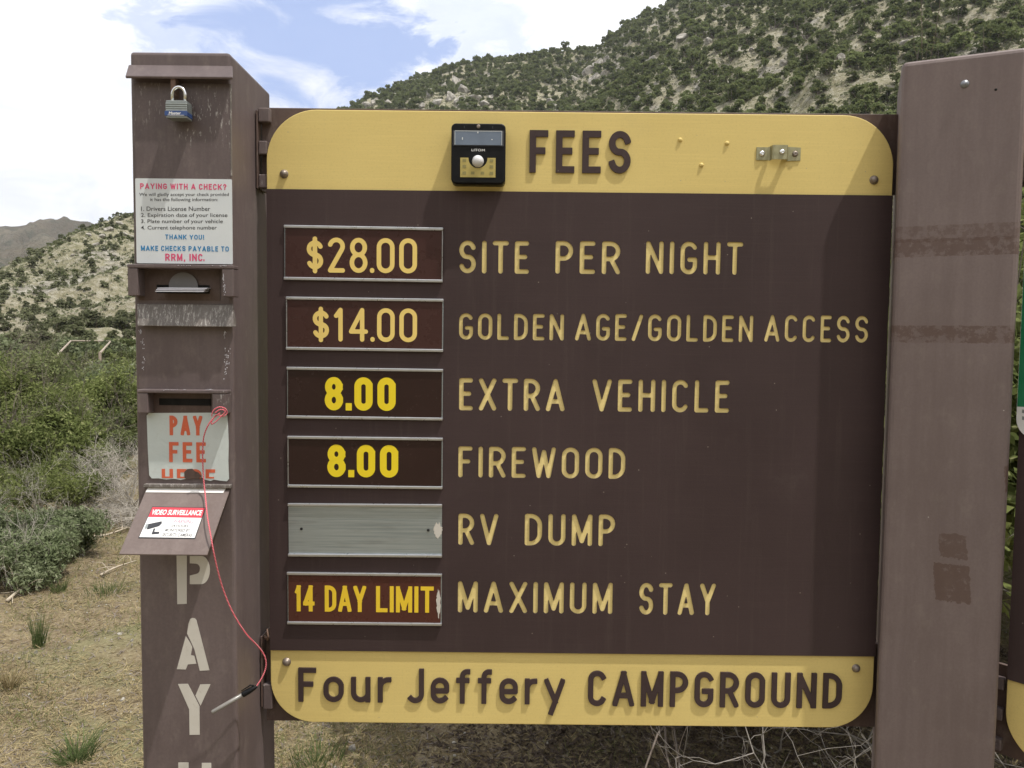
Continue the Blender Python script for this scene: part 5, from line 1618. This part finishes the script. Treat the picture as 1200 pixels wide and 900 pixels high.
# a row farther off at the foot of the slope
rg = np.random.default_rng(77)
for i in range(16):
    Y_ = rg.uniform(24, 44); px = -60 + i * 15.5 + rg.uniform(-5, 5)
    if 62 < px < 138 and Y_ < 32: Y_ = 38
    s_ = rg.uniform(.9, 1.5)
    bush('far_bush', ('grey green' if i % 3 == 0 else 'dark green') + ' bush at the foot of the pale slope, ' + ('at the picture edge' if px < 30 else 'left of the timber rails' if px < 66 else 'around the timber rails' if px < 130 else 'beside the payment post'), 'bush', at_px(px, Y_), Y_, s_ * 1.3, s_ * 1.2, s_ * rg.uniform(.95, 1.2), 2600, .13, M['leaf_dark' if i % 3 else 'leaf_sage'], 300 + i, 9, group='bushes at the foot of the slope %d %d' % (i % 3 == 0, (px > 30) + (px > 66) + (px > 130)), stems=0)
# grey sagebrush, low, in front at the left
for (px, Y_, rx, ry, rz, lb, sd_) in [(10, 4.75, .40, .34, .40, 'low grey green sagebrush at the left edge in front of the green bushes', 1), (68, 5.3, .36, .34, .38, 'small grey green sagebrush left of the flattened dead twigs', 2),
                                    (-50, 4.9, .5, .45, .50, 'sagebrush cut by the left edge of the picture', 3), (35, 6.2, .70, .55, .62, 'wide sagebrush behind the low ones, below the green bushes', 4), (100, 7.6, .50, .5, .50, 'sagebrush with many bare stems left of the dead bush', 5)]:
    bush('sagebrush', lb, 'shrub', at_px(px, Y_), Y_, rx, ry, rz, 20000, .0115, M['leaf_sage'] if sd_ != 4 else M['leaf_green'], 500 + sd_, 34, stems=12, twr=.0040, twig_mat=M['dead_twig'], tw_levels=3, aspect=2.6, lobe=(.12, .30), fill=.2)
def twig_bush(name, label, cat, x, y, stems, length, r0, levels, seed, mat='dead_twig', spread=.5, splits=3, up=.2, lean=(0, 0), start=None, sc=(1, 1, 1), curl=.3):
    rg = np.random.default_rng(seed)
    o = thing(name, label, cat, (x, y, gz(x, y)))
    S_ = np.array(twigs(rg, stems, length, r0, levels, spread, splits, up, start, curl, lean))
    for j, s in enumerate(sc): S_[:, j] *= s; S_[:, 3 + j] *= s
    V, F = tube_segments(S_, 4)
    link('twigs', np_mesh('twigs', V, F), M[mat], o, local=True)
    print(name, len(S_))
    return o
twig_bush('dead_bush', 'bare grey twiggy bush against the left side of the payment post', 'bush', at_px(150, 6.7), 6.7, 22, .40, .0085, 3, 1, spread=.6)
twig_bush('dead_bush', 'flattened pile of bare twigs in front of the dead bush', 'bush', at_px(138, 6.2), 6.2, 14, .26, .006, 3, 2, spread=.8, up=-.1, sc=(1.3, 1, .6))
twig_bush('dead_bush', 'pale dead twigs poking out of the sagebrush at the left edge', 'bush', at_px(38, 5.9), 5.9, 4, .36, .004, 3, 5, spread=.6)
twig_bush('dead_bush', 'thin bare stems rising among the bright green bushes', 'bush', at_px(60, 8.6), 8.3, 4, .5, .005, 3, 6, spread=.5, up=.4)
# fallen branches
def branch(label, pts, r0, seed):
    rg = np.random.default_rng(seed)
    pts = [Vector(p) for p in pts]
    o = thing('fallen_branch', label, 'branch', pts[0])
    path = smooth_path(pts, 6); n_ = len(path)
    MB().tube(path, [r0 * (1 - .8 * i / n_) for i in range(n_)], 7).build('limb', M['driftwood'], o, True)
    sg = []
    for i in range(2, n_ - 1, 2):
        p = np.array(path[i]); d = rg.normal(size=3); d[2] = abs(d[2]) * .6; d /= np.linalg.norm(d)
        for k in range(4):
            q = p + d * rg.uniform(.03, .07); d = d + rg.normal(size=3) * .35; d /= np.linalg.norm(d)
            sg.append((*p, *q, r0 * .35 * (1 - k * .2), r0 * .35 * (1 - (k + 1) * .2))); p = q
    V, F = tube_segments(sg, 4)
    tag(link('side_twigs', np_mesh('side_twigs', V, F), M['driftwood'], o), kind='stuff')
def G(x, y, h=.015):
    p = Pz(x, y, 0); return Vector((p.x, p.y, gz(p.x, p.y) + h))
branch('pale fallen branch lying left of the payment post below the twigs', [G(48, 655), G(75, 648, .04), G(100, 640, .07), G(122, 634, .05), G(150, 622, .03)], .018, 1)
branch('thin pale branch on the ground just left of the shield flap', [G(118, 676), G(136, 668, .03), G(160, 660, .02)], .009, 2)
branch('thin twig lying on the dirt below the sagebrush', [G(8, 702), G(30, 690, .04), G(60, 684, .02)], .011, 3)
branch('bleached stick leaning up out of the green bushes at the left edge', [G(4, 560, .25), G(14, 560, .38), G(28, 560, .50)], .012, 4)

# brush behind the board: leafy top hidden by it, dark bare understorey seen beneath and through the gaps
for i, (x, y, rx, ry, rz, z0, lb) in enumerate([
        (.75, 3.10, 1.20, .95, 1.78, .70, 'leafy bush hidden behind the middle of the fee board'),
        (1.85, 3.5, 1.3, 1.2, 2.15, .85, 'tall green bush seen through the gap left of the wide faded post'),
        (3.35, 4.0, 1.3, 1.3, 2.3, .95, 'tall green bush seen through the gap between the right post and the notice sign'),
        (2.3, 5.6, 1.9, 1.2, 1.9, .1, 'dark bush deep behind the right half of the board'),
        (.4, 5.2, 1.5, 1.1, 1.4, .05, 'dark bush deep behind the left half of the board')]):
    bush('tall_bush', lb, 'bush', x, y, rx, ry, rz, 42000, .038, M['leaf_green' if i < 3 else 'leaf_dark'], 700 + i, 34, z0=z0, stems=9, twr=.009, lobe=(.3, .5), fill=.3)
for i, (px, Y_, st, L_t, lb) in enumerate([(965, 2.25, 3, .42, 'bleached bare twigs under the right end of the fee board'), (1010, 2.2, 3, .46, 'bleached bare twigs beside the foot of the wide faded post'),
                                         (915, 2.8, 2, .30, 'sparse bare twigs under the board left of the brighter ones'), (1183, 2.4, 4, .50, 'bare twigs in the gap under the notice sign'),
                                         (1037, 2.9, 6, .9, 'tall bare twigs in the gap left of the wide faded post')]):
    twig_bush('bare_shrub', lb, 'shrub', at_px(px, Y_), Y_, st, L_t, .0042, 3, 40 + i, mat='grey_twig', spread=.75, splits=2, up=.5, curl=.62)

# ---- brush on the flat between here and the slopes, right of the payment post
rg = np.random.default_rng(404); n = 1300
ph_ = rg.uniform(-.40, .95, n); r_ = np.sqrt(rg.uniform(64, 47 ** 2, n)); X_ = r_ * np.sin(ph_); Y_ = r_ * np.cos(ph_)
s_ = rg.uniform(.35, 1.1, n); k_ = 70
D_ = rg.normal(size=(n * k_, 3)); D_ /= np.linalg.norm(D_, axis=1, keepdims=True); D_[:, 2] = np.abs(D_[:, 2])
C_ = np.repeat(np.stack([X_, Y_, ground_h(X_, Y_)], -1), k_, 0) + D_ * np.repeat(s_, k_)[:, None] * rg.uniform(.5, 1, (n * k_, 1)) * np.array([.9, .9, .8])
V, F = leaf_quads(C_, D_, np.repeat(s_, k_) * .16, rg)
tag(link('valley_brush', np_mesh('valley_brush', V, F), M['leaf_dark']), 'low green brush covering the valley floor behind the sign', 'brush', kind='stuff')

# ---- timber rails and stones in the distance at the left
fr = thing('timber_rails', 'weathered timber rail frame standing among the bushes left of the post', 'railing', (P(100, 405, 34).x, 34, 0))
q = [P(83, 399.5, 40), P(130, 399.5, 40), P(117, 414, 26), P(66, 417, 26)]
for a, b in ((q[0], q[1]), (q[1], q[2]), (q[0], q[3])):
    MB().tube([a, b], .038, 8).build('rail', M['log'], fr)
for a in q:
    MB().tube([Vector((a.x, a.y, -.1)), Vector((a.x, a.y, a.z + .05))], .05, 8).build('post', M['log'], fr)
for (x, y, s_, lb) in ((108, 427, .12, 'white boulder in the brush below the timber rails'), (136, 424, .09, 'small white stone right of the boulder below the timber rails')):
    p = Pz(x, y, .55)
    o = bpy.data.objects.new('boulder', ROCKS[0 if s_ > .2 else 2]); col.objects.link(o)
    z = gz(p.x, p.y); o.location = (p.x, p.y, max(z, 0) + .52); o.scale = (s_ * 2.2, s_ * 1.5, s_ * 1.6); tag(o, lb, 'rock')

# ---- grass tufts, straw and small stones on the ground near the post
def tuft(label, x, y, nb_, hgt, wid, sprd, seed, mat='grass_green', lean=0.0):
    rg = np.random.default_rng(seed)
    V = []; F = []
    for i in range(nb_):
        a = rg.uniform(0, 6.28); r = rg.uniform(0, wid); b = np.array([r * math.cos(a), r * math.sin(a), 0])
        a2 = a + rg.normal() * .5; L = hgt * rg.uniform(.5, 1.1); out_ = sprd * rg.uniform(.2, 1.2)
        d = np.array([math.cos(a2) * out_ + lean, math.sin(a2) * out_, 1.0]); d /= np.linalg.norm(d)
        side = np.cross(d, [rg.normal(), rg.normal(), .2]); side /= np.linalg.norm(side); w = rg.uniform(.0012, .0028)
        p = b; n0 = len(V)
        for k in range(4):
            ww = w * (1 - k / 3.2)
            V += [p - side * ww, p + side * ww]; p = p + d * L / 3; d = d + np.array([math.cos(a2), math.sin(a2), -.35]) * out_ * .30; d /= np.linalg.norm(d)
        F += [(n0 + 2 * k, n0 + 2 * k + 1, n0 + 2 * k + 3, n0 + 2 * k + 2) for k in range(3)]
    o = link('grass_tuft', np_mesh('grass_tuft', np.array(V), np.array(F)), M[mat])
    o.location = (x, y, gz(x, y)); tag(o, label, 'grass tuft'); return o
p = Pz(46, 755, 0); tuft('narrow upright green grass tuft on the dirt left of the post', p.x, p.y, 90, .19, .028, .22, 1)
p = Pz(88, 885, 0); tuft('wide sprawling grass tuft at the bottom left, green with dry blades', p.x, p.y, 150, .15, .05, 1.0, 2)
p = Pz(12, 800, 0); tuft('pale dry grass tuft at the left edge of the picture', p.x, p.y, 90, .14, .04, .7, 3, 'straw')
p = Pz(68, 690, 0); tuft('small green grass tuft in front of the sagebrush', p.x, p.y, 80, .12, .05, .5, 4)
p = Pz(122, 690, 0); tuft('patch of short green grass beside the post, below the fallen branch', p.x, p.y, 160, .09, .14, .5, 5)
p = Pz(370, 895, 0); tuft('short green grass tuft under the left end of the fee board', p.x, p.y, 130, .08, .10, .6, 6)
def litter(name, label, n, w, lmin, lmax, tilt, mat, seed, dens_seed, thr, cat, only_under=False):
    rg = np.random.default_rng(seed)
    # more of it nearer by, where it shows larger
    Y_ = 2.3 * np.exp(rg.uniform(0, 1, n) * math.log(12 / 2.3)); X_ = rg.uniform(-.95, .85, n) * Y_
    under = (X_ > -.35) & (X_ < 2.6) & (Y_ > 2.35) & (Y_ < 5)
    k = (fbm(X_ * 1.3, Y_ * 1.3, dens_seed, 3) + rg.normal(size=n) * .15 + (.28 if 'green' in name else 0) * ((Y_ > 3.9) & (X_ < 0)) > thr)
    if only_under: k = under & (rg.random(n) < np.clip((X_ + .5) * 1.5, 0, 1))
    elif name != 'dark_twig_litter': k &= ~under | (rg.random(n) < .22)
    X_, Y_ = X_[k], Y_[k]; n = len(X_)
    Z_ = ground_h(X_, Y_)
    a = rg.uniform(0, 6.28, n); t = np.abs(rg.normal(size=n)) * tilt
    L = rg.uniform(lmin, lmax, n) * (1 + .12 * (Y_ - 2.3))
    d = np.stack([np.cos(a) * np.cos(t), np.sin(a) * np.cos(t), np.sin(t)], -1)
    s = np.cross(d, np.stack([rg.normal(size=n) * .4, rg.normal(size=n) * .4, np.ones(n)], -1)); s /= np.linalg.norm(s, axis=1, keepdims=True)
    c = np.stack([X_, Y_, Z_ + .003], -1); W = (w * rg.uniform(.5, 1.2, n) * (1 + .12 * (Y_ - 2.3)))[:, None]; L = L[:, None]
    m_ = c + d * L * .5 + rg.normal(size=(n, 3)) * L * .08; m_[:, 2] = np.maximum(m_[:, 2], Z_ + .002)
    e = c + d * L
    V = np.stack([c - s * W, c + s * W, m_ + s * W * .8, e + s * W * .15, e - s * W * .15, m_ - s * W * .8], 1).reshape(-1, 3)
    b = np.arange(n)[:, None] * 6
    F = np.concatenate([b + np.array([[0, 1, 2, 5]]), b + np.array([[5, 2, 3, 4]])])
    tag(link(name, np_mesh(name, V, F), M[mat]), label, cat, kind='stuff')
litter('dry_grass_litter', 'straw coloured dead grass and stems strewn over the dirt', 150000, .0016, .012, .050, .3, 'straw', 1, 61, -.25, 'litter')
litter('green_grass', 'thin short green grass growing in patches through the straw', 150000, .0011, .012, .045, .8, 'grass_short', 2, 71, -.02, 'grass')
litter('dark_twig_litter', 'dark brown twigs and dead leaves scattered on the dirt', 22000, .0022, .015, .05, .2, 'bark', 3, 81, -.3, 'litter')
litter('shade_litter', 'dark brown flakes added to deepen the shade on the soil beneath the fee board', 170000, .0050, .008, .030, .3, 'shade_brown', 4, 91, 0, 'litter', True)  # dark flakes strewn only here, painting the shade under the bushes darker
rg = np.random.default_rng(8); n = 3500
Y_ = 2.3 * np.exp(rg.uniform(0, 1, n) * math.log(5)); X_ = rg.uniform(-.9, .8, n) * Y_
ico = bmesh.new(); bmesh.ops.create_icosphere(ico, subdivisions=1, radius=1); IV = np.array([v.co[:] for v in ico.verts]); IF = np.array([[v.index for v in f.verts] for f in ico.faces]); ico.free()
sz = rg.uniform(.002, .008, n) ** 1.0 * np.where(rg.random(n) < .05, 2.2, 1.0)
V = IV[None] * sz[:, None, None] * rg.uniform(.6, 1.2, (n, 1, 3)) + rg.normal(size=(n, 12, 3)) * sz[:, None, None] * .12 + np.stack([X_, Y_, ground_h(X_, Y_)], -1)[:, None]
F = IF[None] + (np.arange(n) * 12)[:, None, None]
tag(link('gravel', np_mesh('gravel', V.reshape(-1, 3), F.reshape(-1, 3)), M['rock']), 'small pale stones scattered in the dirt', 'gravel', kind='stuff')
